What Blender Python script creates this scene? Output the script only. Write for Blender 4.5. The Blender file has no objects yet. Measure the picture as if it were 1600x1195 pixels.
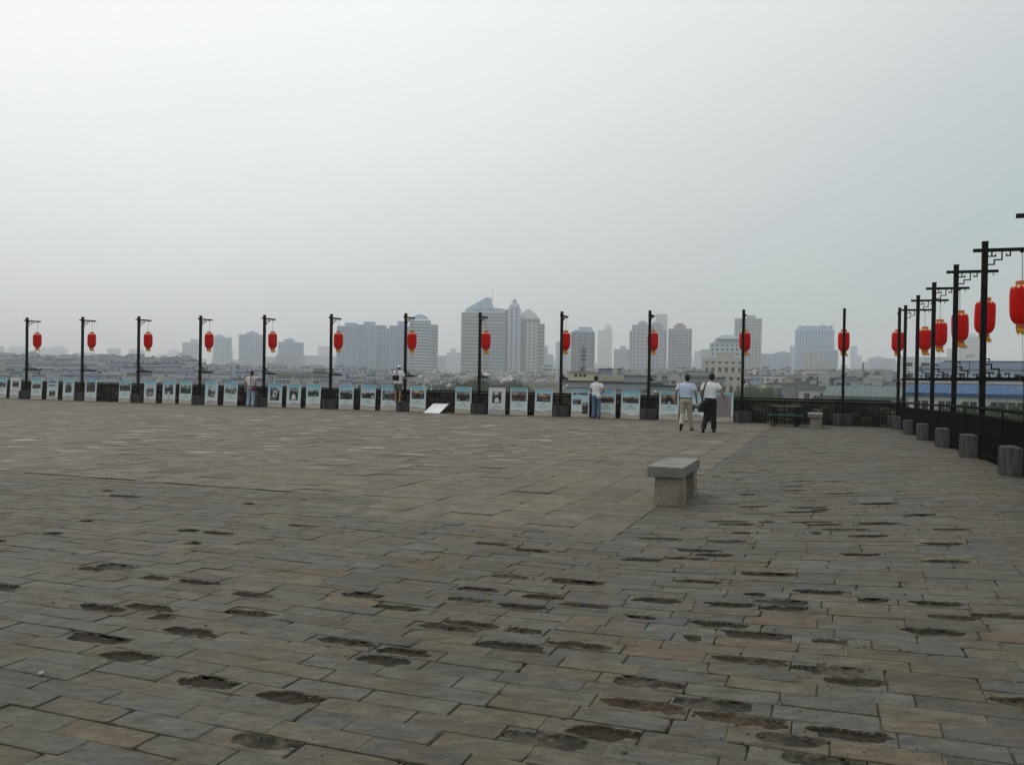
import bpy, bmesh, math, random
from mathutils import Vector, Matrix, noise
R = math.radians
random.seed(7)
S = bpy.context.scene
COL = S.collection

# ------------------------------------------------------------------ camera
EYE = 1.6
cam_d = bpy.data.cameras.new('camera'); cam = bpy.data.objects.new('camera', cam_d); COL.objects.link(cam)
cam_d.sensor_fit = 'HORIZONTAL'; cam_d.sensor_width = 36.0; cam_d.lens = 1357 / 1600 * 36
cam_d.clip_start = 0.05; cam_d.clip_end = 20000
cam.matrix_world = Matrix.Translation((0, 0, EYE)) @ Matrix.Rotation(R(89.5), 4, 'X') @ Matrix.Rotation(R(0.9), 4, 'Z')
S.camera = cam

# ------------------------------------------------------------------ sky, sun, exposure
SUN_EL, SUN_AZ = R(50), R(-38)          # azimuth from +Y, negative = left of the view
world = bpy.data.worlds.new('World'); S.world = world; world.use_nodes = True
nt = world.node_tree; nt.nodes.clear()
def wn(t, **k):
    n = nt.nodes.new(t)
    for a, b in k.items(): setattr(n, a, b)
    return n
wo = wn('ShaderNodeOutputWorld'); bg = wn('ShaderNodeBackground'); bg.inputs[1].default_value = 0.1
sky = wn('ShaderNodeTexSky', sky_type='NISHITA', sun_disc=False, sun_elevation=SUN_EL, sun_rotation=SUN_AZ,
         air_density=1.0, dust_density=8.0, ozone_density=1.0)
tc = wn('ShaderNodeTexCoord')
nrm = wn('ShaderNodeVectorMath', operation='NORMALIZE'); nt.links.new(tc.outputs['Generated'], nrm.inputs[0])
dotn = wn('ShaderNodeVectorMath', operation='DOT_PRODUCT'); nt.links.new(nrm.outputs[0], dotn.inputs[0])
ce, ca = R(60), R(-42)
dotn.inputs[1].default_value = (math.sin(ca) * math.cos(ce), math.cos(ca) * math.cos(ce), math.sin(ce))
ramp = wn('ShaderNodeValToRGB')
cl = wn('ShaderNodeTexNoise'); cl.inputs['Scale'].default_value = 2.2; cl.inputs['Detail'].default_value = 4
mpw = wn('ShaderNodeMapping'); mpw.inputs['Scale'].default_value = (1, 1, 2.6); nt.links.new(nrm.outputs[0], mpw.inputs[0]); nt.links.new(mpw.outputs[0], cl.inputs['Vector'])
cm = wn('ShaderNodeMath', operation='MULTIPLY_ADD'); cm.inputs[1].default_value = .09; nt.links.new(cl.outputs[0], cm.inputs[0]); sub = wn('ShaderNodeMath', operation='SUBTRACT'); sub.inputs[1].default_value = .045
nt.links.new(dotn.outputs['Value'], sub.inputs[0]); nt.links.new(sub.outputs[0], cm.inputs[2]); nt.links.new(cm.outputs[0], ramp.inputs[0])
ramp.color_ramp.interpolation = 'LINEAR'
OV = [(0.0, (4.8, 5.4, 5.6)), (0.30, (5.0, 6.0, 6.05)), (0.42, (6.35, 6.85, 6.95)), (0.52, (7.55, 7.85, 7.9)), (0.62, (8.7, 9.1, 9.15)), (0.72, (9.7, 10.1, 10.05)), (0.88, (10.4, 10.8, 10.6))]
cr = ramp.color_ramp
cr.elements[0].position = OV[0][0]; cr.elements[0].color = (*[c / 12 for c in OV[0][1]], 1)
cr.elements[1].position = OV[-1][0]; cr.elements[1].color = (*[c / 12 for c in OV[-1][1]], 1)
for p, c in OV[1:-1]:
    e = cr.elements.new(p); e.color = (*[x / 12 for x in c], 1)
sc12 = wn('ShaderNodeVectorMath', operation='SCALE'); sc12.inputs['Scale'].default_value = 12.0
nt.links.new(ramp.outputs[0], sc12.inputs[0])
mixw = wn('ShaderNodeMix', data_type='RGBA'); mixw.inputs[0].default_value = 0.93
nt.links.new(sky.outputs[0], mixw.inputs[6]); nt.links.new(sc12.outputs[0], mixw.inputs[7])
nt.links.new(mixw.outputs[2], bg.inputs[0]); nt.links.new(bg.outputs[0], wo.inputs[0])

sun_d = bpy.data.lights.new('sun', 'SUN'); sun_d.energy = 0.7; sun_d.angle = R(25); sun_d.color = (1.0, 0.95, 0.88)
sun = bpy.data.objects.new('sun', sun_d); COL.objects.link(sun)
sd = Vector((math.sin(SUN_AZ) * math.cos(SUN_EL), math.cos(SUN_AZ) * math.cos(SUN_EL), math.sin(SUN_EL)))
sun.rotation_euler = sd.to_track_quat('Z', 'Y').to_euler()
S.view_settings.view_transform = 'Standard'; S.view_settings.look = 'None'
S.view_settings.exposure = 0.0; S.view_settings.gamma = 1.0; S.view_settings.use_curve_mapping = False
S.cycles.use_denoising = True
S.cycles.volume_bounces = 4; S.cycles.max_bounces = 6

# ------------------------------------------------------------------ helpers
A = R(20.5); CU, SU = math.cos(A), math.sin(A)
def W(s, t, z=0.0): return Vector((s * CU + t * SU, -s * SU + t * CU, z))
def sm(a, b, x):
    x = min(1, max(0, (x - a) / (b - a))); return x * x * (3 - 2 * x)
def rise(s, t):                      # the paving climbs gently along the right-hand edge
    k = 0.30 * sm(33, 12.5, t) if t > 12.5 else 0.30 * sm(0.5, 12.5, t)
    return k * sm(-2.2, 2.3, s)
F = 1357.0
def px(u, v, Y):                     # survey helper: where a sight line from the photo reaches distance Y
    x = u - 800; y = -(v - 597.5); r = R(0.9); p = R(-0.5)
    xr = x * math.cos(r) - y * math.sin(r); yr = x * math.sin(r) + y * math.cos(r)
    dy = F * math.cos(p) - yr * math.sin(p); dz = F * math.sin(p) + yr * math.cos(p); k = Y / dy
    return Vector((xr * k, Y, EYE + dz * k))
def floor_at(u, v):
    a = px(u, v, 1.0); k = -EYE / (a.z - EYE); x, y = a.x * k, k
    return x * CU - y * SU, x * SU + y * CU

class MB:
    def __init__(s): s.v = []; s.f = []; s.m = []; s.smooth = False; s.cols = None
    def box(s, x0, x1, y0, y1, z0, z1, m=0, M=None, skip_bottom=False):
        n = len(s.v); P = [(x0,y0,z0),(x1,y0,z0),(x1,y1,z0),(x0,y1,z0),(x0,y0,z1),(x1,y0,z1),(x1,y1,z1),(x0,y1,z1)]
        if M is not None: P = [tuple(M @ Vector(p)) for p in P]
        s.v += P
        fs = [(4,5,6,7),(0,1,5,4),(1,2,6,5),(2,3,7,6),(3,0,4,7)] + ([] if skip_bottom else [(3,2,1,0)])
        for f in fs: s.f.append(tuple(n + i for i in f)); s.m.append(m)
    def cbox(s, c, d, m=0, M=None): s.box(c[0]-d[0]/2, c[0]+d[0]/2, c[1]-d[1]/2, c[1]+d[1]/2, c[2]-d[2]/2, c[2]+d[2]/2, m, M)
    def poly(s, pts, m=0):
        n = len(s.v); s.v += [tuple(p) for p in pts]; s.f.append(tuple(range(n, n + len(pts)))); s.m.append(m)
    def rings(s, rings, m=0, cap=True):
        n = len(s.v); k = len(rings[0])
        for r in rings: s.v += [tuple(p) for p in r]
        for i in range(len(rings) - 1):
            for j in range(k):
                a = n + i*k + j; b = n + i*k + (j+1) % k
                s.f.append((a, b, b + k, a + k)); s.m.append(m)
        if cap:
            s.f.append(tuple(n + j for j in range(k))[::-1]); s.m.append(m)
            s.f.append(tuple(n + (len(rings)-1)*k + j for j in range(k))); s.m.append(m)
    def lathe(s, prof, n=16, m=0, c=(0,0), cap=True):
        s.rings([[(c[0] + r*math.cos(2*math.pi*j/n), c[1] + r*math.sin(2*math.pi*j/n), z) for j in range(n)] for r, z in prof], m, cap)
    def tube(s, pts, r, n=6, m=0):
        rr = r if isinstance(r, (list, tuple)) else [r]*len(pts); P = [Vector(p) for p in pts]; rg = []
        for i, p in enumerate(P):
            t = (P[min(i+1, len(P)-1)] - P[max(i-1, 0)]).normalized()
            a = t.cross(Vector((0,0,1)));  a = Vector((1,0,0)) if a.length < 1e-3 else a.normalized()
            b = t.cross(a)
            rg.append([p + a*rr[i]*math.cos(2*math.pi*j/n) + b*rr[i]*math.sin(2*math.pi*j/n) for j in range(n)])
        s.rings(rg, m)
    def prism(s, outline, y0, y1, m=0):        # outline in x,z extruded along y
        n = len(s.v); k = len(outline)
        s.v += [(x, y0, z) for x, z in outline] + [(x, y1, z) for x, z in outline]
        s.f.append(tuple(range(n, n+k))); s.m.append(m); s.f.append(tuple(range(n+k, n+2*k))[::-1]); s.m.append(m)
        for j in range(k):
            a, b = n+j, n+(j+1) % k; s.f.append((b, a, a+k, b+k)); s.m.append(m)
    def mesh(s, name, mats, smooth=False):
        me = bpy.data.meshes.new(name); me.from_pydata(s.v, [], s.f)
        for m in (mats if isinstance(mats, (list, tuple)) else [mats]): me.materials.append(m)
        me.polygons.foreach_set('material_index', s.m)
        if s.smooth: me.polygons.foreach_set('use_smooth', [i in s.smooth for i in s.m])
        if smooth: me.polygons.foreach_set('use_smooth', [True]*len(s.f))
        if s.cols:
            ca_ = me.color_attributes.new('tint', 'FLOAT_COLOR', 'POINT')
            ca_.data.foreach_set('color', [c for col in s.cols for c in (*col, 1)])
        me.update(); return me
def add(name, mesh, parent=None, loc=None, rz=None):
    o = bpy.data.objects.new(name, mesh); COL.objects.link(o)
    if parent: o.parent = parent
    if loc is not None: o.location = loc
    if rz is not None: o.rotation_euler = (0, 0, rz)
    return o
def part(name, mb, mats, parent, smooth=False, kind=None, label=None):
    o = add(name, mb.mesh(name, mats, smooth), parent)
    if kind: o['kind'] = kind
    if label: o['label'] = label
    return o
def thing(name, label, cat, loc=(0,0,0), rz=0, group=None):
    o = add(name, None, None, loc, rz); o['label'] = label; o['category'] = cat
    if group: o['group'] = group
    return o
def tag(o, label, cat, group=None):
    o['label'] = label; o['category'] = cat
    if group: o['group'] = group
    return o
def copy_tree(o, parent=None):
    c = o.copy(); COL.objects.link(c); c.parent = parent
    for ch in list(o.children): copy_tree(ch, c)
    return c

# ------------------------------------------------------------------ materials
def mat(name, col, rough=0.8, var=0.0, scale=3.0, bump=0.0, metal=0.0, attr=None, dirt=None, spec=0.3, stretch=(1,1,1), coord='Object'):
    """principled colour with noise mottling; attr = 'tint' (mesh) or 'object' (object colour) multiplies it"""
    m = bpy.data.materials.new(name); m.use_nodes = True; n = m.node_tree; b = n.nodes['Principled BSDF']
    b.inputs['Roughness'].default_value = rough; b.inputs['Metallic'].default_value = metal
    b.inputs['Specular IOR Level'].default_value = spec
    out = None
    tcn = n.nodes.new('ShaderNodeTexCoord'); mp = n.nodes.new('ShaderNodeMapping'); mp.inputs['Scale'].default_value = stretch
    if coord == 'World':
        g = n.nodes.new('ShaderNodeNewGeometry'); n.links.new(g.outputs['Position'], mp.inputs[0])
    else: n.links.new(tcn.outputs[coord], mp.inputs[0])
    ns = n.nodes.new('ShaderNodeTexNoise'); ns.inputs['Scale'].default_value = scale; ns.inputs['Detail'].default_value = 5
    n.links.new(mp.outputs[0], ns.inputs['Vector'])
    base = n.nodes.new('ShaderNodeRGB'); base.outputs[0].default_value = (*col, 1); out = base.outputs[0]
    if attr:
        if attr == 'object': a = n.nodes.new('ShaderNodeObjectInfo'); ao = a.outputs['Color']
        else: a = n.nodes.new('ShaderNodeAttribute'); a.attribute_name = attr; ao = a.outputs['Color']
        mx = n.nodes.new('ShaderNodeMix'); mx.data_type = 'RGBA'; mx.blend_type = 'MULTIPLY'; mx.inputs[0].default_value = 1
        n.links.new(out, mx.inputs[6]); n.links.new(ao, mx.inputs[7]); out = mx.outputs[2]
    if dirt:
        ns2 = n.nodes.new('ShaderNodeTexNoise'); ns2.inputs['Scale'].default_value = dirt[1]; ns2.inputs['Detail'].default_value = 6
        n.links.new(mp.outputs[0], ns2.inputs['Vector'])
        mr = n.nodes.new('ShaderNodeMapRange'); mr.inputs[1].default_value = dirt[2]; mr.inputs[2].default_value = dirt[3]
        mr.inputs[4].default_value = dirt[4]
        n.links.new(ns2.outputs[0], mr.inputs[0]); mx = n.nodes.new('ShaderNodeMix'); mx.data_type = 'RGBA'
        n.links.new(mr.outputs[0], mx.inputs[0]); n.links.new(out, mx.inputs[6]); mx.inputs[7].default_value = (*dirt[0], 1); out = mx.outputs[2]
    if var:
        mr = n.nodes.new('ShaderNodeMapRange'); mr.inputs[1].default_value = 0.25; mr.inputs[2].default_value = 0.75
        mr.inputs[3].default_value = 1 - var; mr.inputs[4].default_value = 1 + var
        n.links.new(ns.outputs[0], mr.inputs[0]); mx = n.nodes.new('ShaderNodeVectorMath'); mx.operation = 'SCALE'
        n.links.new(out, mx.inputs[0]); n.links.new(mr.outputs[0], mx.inputs['Scale']); out = mx.outputs[0]
    n.links.new(out, b.inputs['Base Color'])
    if bump:
        bp = n.nodes.new('ShaderNodeBump'); bp.inputs['Strength'].default_value = bump; bp.inputs['Distance'].default_value = 0.01
        n.links.new(ns.outputs[0], bp.inputs['Height']); n.links.new(bp.outputs[0], b.inputs['Normal'])
    return m

def paving_mat(name, attr):
    """worn grey brick: tint per brick, world-space grime, fine pores, dust film and wet-dark stains"""
    m = bpy.data.materials.new(name); m.use_nodes = True; n = m.node_tree; b = n.nodes['Principled BSDF']
    L = n.links.new
    g = n.nodes.new('ShaderNodeNewGeometry')
    def noi(sc, det=5, rough=.6, st=(1,1,1)):
        mp = n.nodes.new('ShaderNodeMapping'); mp.inputs['Scale'].default_value = st; mp.inputs['Rotation'].default_value = (0, 0, A)
        L(g.outputs['Position'], mp.inputs[0])
        x = n.nodes.new('ShaderNodeTexNoise'); x.inputs['Scale'].default_value = sc; x.inputs['Detail'].default_value = det
        x.inputs['Roughness'].default_value = rough; L(mp.outputs[0], x.inputs['Vector']); return x.outputs[0]
    def rng(s_, a, c, lo, hi):
        r = n.nodes.new('ShaderNodeMapRange'); r.inputs[1].default_value = a; r.inputs[2].default_value = c
        r.inputs[3].default_value = lo; r.inputs[4].default_value = hi; L(s_, r.inputs[0]); return r.outputs[0]
    def mix(f, a, c, bt='MIX'):
        x = n.nodes.new('ShaderNodeMix'); x.data_type = 'RGBA'; x.blend_type = bt
        if isinstance(f, float): x.inputs[0].default_value = f
        else: L(f, x.inputs[0])
        L(a, x.inputs[6])
        if isinstance(c, tuple): x.inputs[7].default_value = (*c, 1)
        else: L(c, x.inputs[7])
        return x.outputs[2]
    if attr == 'object': a = n.nodes.new('ShaderNodeObjectInfo'); col = a.outputs['Color']
    else: a = n.nodes.new('ShaderNodeAttribute'); a.attribute_name = attr; col = a.outputs['Color']
    big = noi(0.55, 6, .62); med = noi(2.6, 6, .65); fine = noi(38, 6, .7); mott = noi(11, 8, .68, (.6, 1.4, 1)); speck = noi(70, 3, .5); streak = noi(5.0, 4, .6, (0.5, 3.2, 1))
    col = mix(rng(med, .34, .64, 0.0, .64), col, (.104, .084, .056))           # brown silt film
    col = mix(rng(big, .50, .72, 0.0, .45), col, (.042, .037, .028))           # dark damp patches
    col = mix(rng(streak, .60, .78, 0.0, .45), col, (.15, .145, .13))
    pale = noi(1.9, 4, .6, (.45, 1.4, 1)); gx = n.nodes.new('ShaderNodeVectorMath'); gx.operation = 'DISTANCE'; L(g.outputs['Position'], gx.inputs[0]); gx.inputs[1].default_value = (-6, 26, 0)
    pm_ = n.nodes.new('ShaderNodeMath'); pm_.operation = 'MULTIPLY'; L(rng(pale, .60, .66, 0.0, .85), pm_.inputs[0]); L(rng(gx.outputs['Value'], 8, 14, 1.0, 0.0), pm_.inputs[1])
    col = mix(pm_.outputs[0], col, (.42, .41, .39))            # elongated pale marks, confined to the mid-distance paving
    sc = n.nodes.new('ShaderNodeVectorMath'); sc.operation = 'SCALE'; L(col, sc.inputs[0]); mm = n.nodes.new('ShaderNodeMath'); mm.operation = 'MULTIPLY'; L(rng(fine, .3, .7, .78, 1.22), mm.inputs[0]); L(rng(mott, .32, .68, .58, 1.38), mm.inputs[1])
    mk = n.nodes.new('ShaderNodeMath'); mk.operation = 'MULTIPLY'; L(mm.outputs[0], mk.inputs[0]); L(rng(speck, .29, .35, .35, 1.0), mk.inputs[1]); L(mk.outputs[0], sc.inputs['Scale'])
    L(sc.outputs[0], b.inputs['Base Color'])
    L(rng(med, .3, .7, .62, .9), b.inputs['Roughness']); b.inputs['Specular IOR Level'].default_value = .28
    add_ = n.nodes.new('ShaderNodeMath'); add_.operation = 'ADD'; L(fine, add_.inputs[0]); L(med, add_.inputs[1])
    bp = n.nodes.new('ShaderNodeBump'); bp.inputs['Strength'].default_value = .55; bp.inputs['Distance'].default_value = .006
    L(add_.outputs[0], bp.inputs['Height']); L(bp.outputs[0], b.inputs['Normal'])
    return m

M_BRICK_O = paving_mat('paving_brick_object', 'object'); M_BRICK_T = paving_mat('paving_brick_tint', 'tint')
M_DIRT = mat('pit_dirt', (.026, .020, .013), .95, .6, 40, 1.0, coord='World', dirt=((.040, .033, .023), 13, .5, .64, .6))
M_DIRTB = mat('pit_dirt_brown', (.058, .041, .025), .95, .6, 40, 1.0, coord='World', dirt=((.026, .021, .015), 11, .46, .58, .9))
M_DIRTC = mat('pit_worn_brick', (.070, .062, .047), .95, .5, 30, 1.0, coord='World', dirt=((.028, .024, .017), 7, .45, .58, .95))
M_SAND = mat('joint_sand', (.135, .108, .075), .95, .35, 30, .5, coord='World', dirt=((.03, .026, .02), 8, .5, .65, .9))
M_JOINT = mat('joint_dirt', (.062, .048, .032), .95, .4, 30, .5, coord='World', dirt=((.018, .015, .011), 2.6, .48, .66, .9))
M_BED = mat('mortar_bed', (.060, .047, .032), .95, .5, 6, .6, coord='World', dirt=((.02, .018, .014), 1.7, .45, .6, .95))
M_BLACK = mat('black_paint', (.009, .010, .010), .8, .3, 8, .1, spec=.15, dirt=((.03, .026, .022), 4, .6, .8, .5))
M_RAILM = mat('rail_iron', (.006, .006, .006), .85, .3, 12, .1, spec=.06)
M_DRUM = mat('drum_concrete', (.075, .079, .074), .9, .5, 9, .7, dirt=((.018, .018, .016), 2.4, .42, .66, .85), stretch=(3, 3, .6))
M_STONE = mat('bench_granite', (.20, .20, .185), .8, .3, 45, .4, dirt=((.09, .088, .08), 3, .45, .7, .6))
M_STONEB = mat('bench_leg_stone', (.27, .235, .185), .85, .28, 40, .4, dirt=((.13, .105, .075), 4, .5, .7, .6))
def lantern_mat():
    m = mat('lantern_red', (.74, .007, .005), .55, .16, 7, .08, spec=.22)
    b = m.node_tree.nodes['Principled BSDF']
    b.inputs['Subsurface Weight'].default_value = 0.0
    n = m.node_tree; tr = n.nodes.new('ShaderNodeBsdfTranslucent'); tr.inputs[0].default_value = (.9, .018, .008, 1); mx = n.nodes.new('ShaderNodeMixShader'); mx.inputs[0].default_value = .38
    n.links.new(b.outputs[0], mx.inputs[1]); n.links.new(tr.outputs[0], mx.inputs[2]); n.links.new(mx.outputs[0], n.nodes['Material Output'].inputs[0])
    return m
M_RED = lantern_mat()
M_GOLD = mat('lantern_gold', (.62, .19, .035), .5, .55, 60, .3, coord='Object', dirt=((.45, .04, .02), 55, .5, .58, .9))
M_PETAL = mat('lantern_petal', (.85, .62, .34), .45, .25, 30)
M_FRINGE = mat('lantern_fringe', (.85, .42, .05), .7, .3, 50)
M_WIRE = mat('wire', (.03, .03, .03), .5)
M_PARA = mat('parapet_brick', (1, 1, 1), .92, .4, 9, .7, attr='object', dirt=((.022, .02, .017), 5, .46, .62, .85), coord='World')
M_PARAT = mat('parapet_brick_tint', (1, 1, 1), .92, .4, 9, .7, attr='tint', dirt=((.022, .02, .017), 5, .46, .62, .85), coord='World')
M_MORT = mat('wall_mortar', (.035, .03, .025), .95, .3, 5, .4)
M_COPE = mat('coping', (.19, .175, .15), .9, .35, 6, .5)
M_GREEN = mat('bench_green', (.018, .085, .05), .5, .2, 10)

# ------------------------------------------------------------------ the plaza floor
def brick_outline(L, Wd, rnd, nl=5, ns=2, j=.0035):
    pts = []
    for i in range(nl): pts.append((-L/2 + L*i/nl, -Wd/2))
    for i in range(ns): pts.append((L/2, -Wd/2 + Wd*i/ns))
    for i in range(nl): pts.append((L/2 - L*i/nl, Wd/2))
    for i in range(ns): pts.append((-L/2, Wd/2 - Wd*i/ns))
    out = []
    for k, (x, y) in enumerate(pts):
        c = k in (0, nl, nl+ns, 2*nl+ns)
        q = rnd.uniform(-j, j)
        cx, cy = (x*.994, y*.982) if c else (x, y)
        if c and rnd.random() < .12: cx *= .96; cy *= .88
        out.append((cx + rnd.uniform(-j, j)*.6, cy + q))
    return out
def brick_mb(L, Wd, rnd, mb, M=None, zf=None, th=.05, cham=.0025, jit=.0022, sand=None, joint=None):
    o = brick_outline(L, Wd, rnd, j=jit); ins = [(x*(1 - 2*cham/L*1.4), y*(1 - 2*cham/Wd*1.4)) for x, y in o]
    zj = -.0045 - rnd.random()*.003
    if joint is None: rg = [[(x, y, -th) for x, y in o]]
    else: rg = [[(x + (.006 if x > 0 else -.006), y + (.004 if y > 0 else -.004), zj - .001) for x, y in o], [(x, y, zj) for x, y in o]]
    rg += [[(x, y, -cham*1.2) for x, y in o], [(x, y, 0) for x, y in ins]]
    if M is not None: rg = [[tuple(M @ Vector(p)) for p in r] for r in rg]
    if zf: rg = [[(p[0], p[1], p[2] + zf(p[0], p[1])) for p in r] for r in rg]
    n0 = len(mb.v); k = len(o)
    if joint is not None:
        mb.rings(rg[:2], joint, cap=False); n0 = len(mb.v); mb.rings(rg[1:], 0, cap=False)
    else: mb.rings(rg, 0, cap=False)
    mb.f.append(tuple(n0 + 2*k + j for j in range(k))); mb.m.append(0)
    if sand is not None:                       # sandy filling of the cross joint
        q = [(L/2 + .0005, -Wd*.49), (L/2 + .010, -Wd*.49), (L/2 + .011 + rnd.uniform(-.002, .002), Wd*.1), (L/2 + .010, Wd*.49), (L/2 + .0005, Wd*.49)]
        P = [Vector((x, y, -.0025 - rnd.random()*.002)) for x, y in q]
        if M is not None: P = [M @ p for p in P]
        if zf: P = [Vector((p.x, p.y, p.z + zf(p.x, p.y))) for p in P]
        mb.poly(P, sand)
def pit_mb(L, Wd, seed, mb, M=None, zf=None, depth=.021, mi=1):
    small = 1.0 if seed < 11 else .5
    rnd = random.Random(seed); nx, ny = 66, 26; off = Vector((seed*3.1, seed*1.7, 0))
    cx, cy = rnd.uniform(-.12, .12)*L, rnd.uniform(-.15, .12)*Wd; ax = L*rnd.uniform(.30, .47); ay = Wd*rnd.uniform(.34, .50)
    ax *= small; ay *= (.6 + .4*small); cx2 = cx + rnd.uniform(-.3, .3)*L*small; cy2 = cy + rnd.uniform(-.3, .3)*Wd; ax2, ay2 = ax*rnd.uniform(.4, .8), ay*rnd.uniform(.5, .9)
    def h(x, y):
        nz = noise.noise(Vector((x*8, y*16, 0)) + off)*.55 + noise.noise(Vector((x*30, y*34, 0)) + off)*.22
        wx = x + noise.noise(Vector((x*14, y*18, 7)) + off)*.05; wy = y + noise.noise(Vector((x*16, y*16, 11)) + off)*.026
        d1 = 1 - (abs((wx-cx)/ax)**3 + abs((wy-cy)/ay)**3); d2 = 1 - (abs((wx-cx2)/ax2)**2.4 + abs((wy-cy2)/ay2)**2.4)
        return min(1, max(d1, d2) + nz)
    n0 = len(mb.v); P = []; D = []
    for j in range(ny+1):
        for i in range(nx+1):
            x = -L/2 + L*i/nx; y = -Wd/2 + Wd*j/ny; d = h(x, y)
            z = -depth*(.6*sm(0, .24, d) + .4*sm(.2, .85, d)) + ((noise.noise(Vector((x*18, y*26, 3)) + off)*.006 + noise.noise(Vector((x*50, y*55, 5)) + off)*.003) if d > .1 else 0)
            e = min(i, nx-i, j, ny-j)
            if e == 0: z = min(z, -.004)
            P.append(Vector((x, y, z))); D.append(d)
    b0 = len(P); rim = [i for i in range(nx+1)] + [j*(nx+1)+nx for j in range(1, ny+1)] + [ny*(nx+1)+i for i in range(nx-1, -1, -1)] + [j*(nx+1) for j in range(ny-1, 0, -1)]
    for i in rim: P.append(Vector((P[i].x, P[i].y, -.05)))
    if M is not None: P = [M @ p for p in P]
    if zf: P = [Vector((p.x, p.y, p.z + zf(p.x, p.y))) for p in P]
    mb.v += [tuple(p) for p in P]
    for j in range(ny):
        for i in range(nx):
            a = j*(nx+1)+i; q = (a, a+1, a+nx+2, a+nx+1); d = sum(D[k] for k in q)/4
            mb.f.append(tuple(n0 + k for k in q)); mb.m.append(mi if d > .09 else 0)
    k = len(rim)
    for j in range(k):
        mb.f.append((n0+rim[j], n0+b0+j, n0+b0+(j+1) % k, n0+rim[(j+1) % k])); mb.m.append(0)

PAL = [(.078,.080,.066),(.068,.075,.068),(.082,.078,.062),(.070,.076,.073),(.086,.076,.058),(.064,.068,.062),(.080,.086,.074),(.074,.066,.050),(.056,.060,.061)]
PAL = [(a*1.10, b*1.05, c*1.01) for a, b, c in PAL]
def tint(rnd, lo=.90, hi=1.12, pal=PAL):
    c = rnd.choice(pal); k = rnd.uniform(lo, hi); return tuple(x*k for x in c)

BL, BW = .458, .168
rb = random.Random(11)
cells = []          # (s, t, L, W, kind)
row = 0; t = -1.0
while t < 32.6:
    tb = t + BW/2
    smax = 3.3; smin = -13.5
    s = 3.4 - (.23 if row % 2 else 0) + rb.uniform(-.035, .035)
    while s > smin:
        L = BL + rb.uniform(-.03, .025)
        if rb.random() < .06: L = BL*.55
        sc_ = s - L/2
        edge = 8.5 if sc_ > -5.2 else 9.75
        if tb > edge and s > -2.04 and s - L < -2.05 + .12: L = s + 2.048; sc_ = s - L/2
        inside = (tb < edge) or (sc_ > -2.05)
        if inside and (tb > edge or True) and not (tb > edge and sc_ - L/2 < -2.08) and L > .05:
            if sc_ > -13.5 and sc_ < 2.1 + (31.6 - tb)*.024 + .52: cells.append([sc_, tb, L, BW, 'brick'])
        s -= max(L, .05)
    t += BW; row += 1
SL, SWD = .84, .53
s = -2.05
while s > -43:
    t = 8.5 if s > -5.4 else 9.8
    t0 = t; first = True
    while t < 32.6:
        L = SL*rb.choice((1, 1, .62, 1.2)) + rb.uniform(-.04, .04)
        if first: L *= rb.uniform(.4, 1); first = False
        cells.append([s - SWD/2, t + L/2, SWD, L, 'slab']); t += L
    s -= SWD

pits_px = [(265,900),(337,907),(347,924),(271,946),(168,946),(225,946),(373,960),(295,986),(112,998),(203,1015),(320,1060),(443,1086),(385,1140),(3,917),
 (115,890),(178,886),(250,897),(337,832),(298,827),(456,819),(200,775),(823,901),(909,913),(741,942),(785,946),(847,953),(882,932),(923,951),(686,949),
 (713,968),(730,989),(820,984),(792,1013),(558,1001),(613,1010),(957,1020),(1016,875),(1026,937),(1067,875),(1110,873),(1218,910),(1100,917),(1180,948),
 (1136,979),(1191,1001),(1311,941),(1359,960),(1284,970),(1431,1003),(1504,910),(1476,882),(1356,888),(1493,972),(1538,987),(1449,991),(1105,1042),
 (1062,1075),(1037,1122),(955,1137),(842,1152),(937,1170),(1097,1109),(1177,1142),(1340,1072),(1385,1080),(1215,1150),(1317,1160),(1215,1005),(1160,777),
 (1230,777),(1115,820),(1140,855),(1290,810),(1400,845),(1485,860),(1340,861),(1280,835),(820,857),(780,852),(1395,812),(1590,1107),(1250,760),(1330,790),(1180,800),(1060,862)]
bricks = [c for c in cells if c[4] == 'brick']
pit = {}
for u, v in pits_px:
    fs, ft = floor_at(u, v)
    c = min(range(len(bricks)), key=lambda i: (bricks[i][0]-fs)**2 + ((bricks[i][1]-ft)*1.6)**2)
    pit[c] = 1 + rb.randrange(10)
for i, c in enumerate(bricks):       # smaller pits scattered over the right-hand strip
    q_ = rb.random(); clump = noise.noise(Vector((c[0]*.9, c[1]*.7, 2.0)))
    if i in pit: continue
    if c[0] > -3.2 and 3.5 < c[1] < 24 and clump > -.05 and q_ < (.09 if c[1] < 11 else .04): pit[i] = 1 + rb.randrange(20)
    elif c[1] < 9 and clump > 0 and q_ < .05: pit[i] = 11 + rb.randrange(10)
BROWN = {4, 6, 7, 12, 15, 17}; FADED = {2, 9, 13, 19}
MROT = Matrix.Rotation(-A, 4, 'Z')
def vis(s, t):
    p = cam.matrix_world.inverted() @ W(s, t, 0)
    if p.z > -0.5: return None
    x, y = p.x/-p.z*F, p.y/-p.z*F
    return -p.z if abs(x) < 830 and -620 < y else None
bed = MB(); SS = [-44 + 2*i for i in range(21)] + [-2 + .12*i for i in range(1, 48)]; TT = [-6 + .8*i for i in range(50)]; NS, NT = len(SS)-1, len(TT)-1
for j in range(NT+1):
    for i in range(NS+1):
        s_ = SS[i]; t_ = TT[j]; bed.v.append(tuple(W(s_, t_, rise(s_, t_) - .040)))
for j in range(NT):
    for i in range(NS):
        a = j*(NS+1)+i; bed.f.append((a, a+1, a+NS+2, a+NS+1)); bed.m.append(0)
floor = add('plaza_floor', bed.mesh('plaza_floor', M_BED)); floor['kind'] = 'structure'
VAR = []; PVAR = {}
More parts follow.
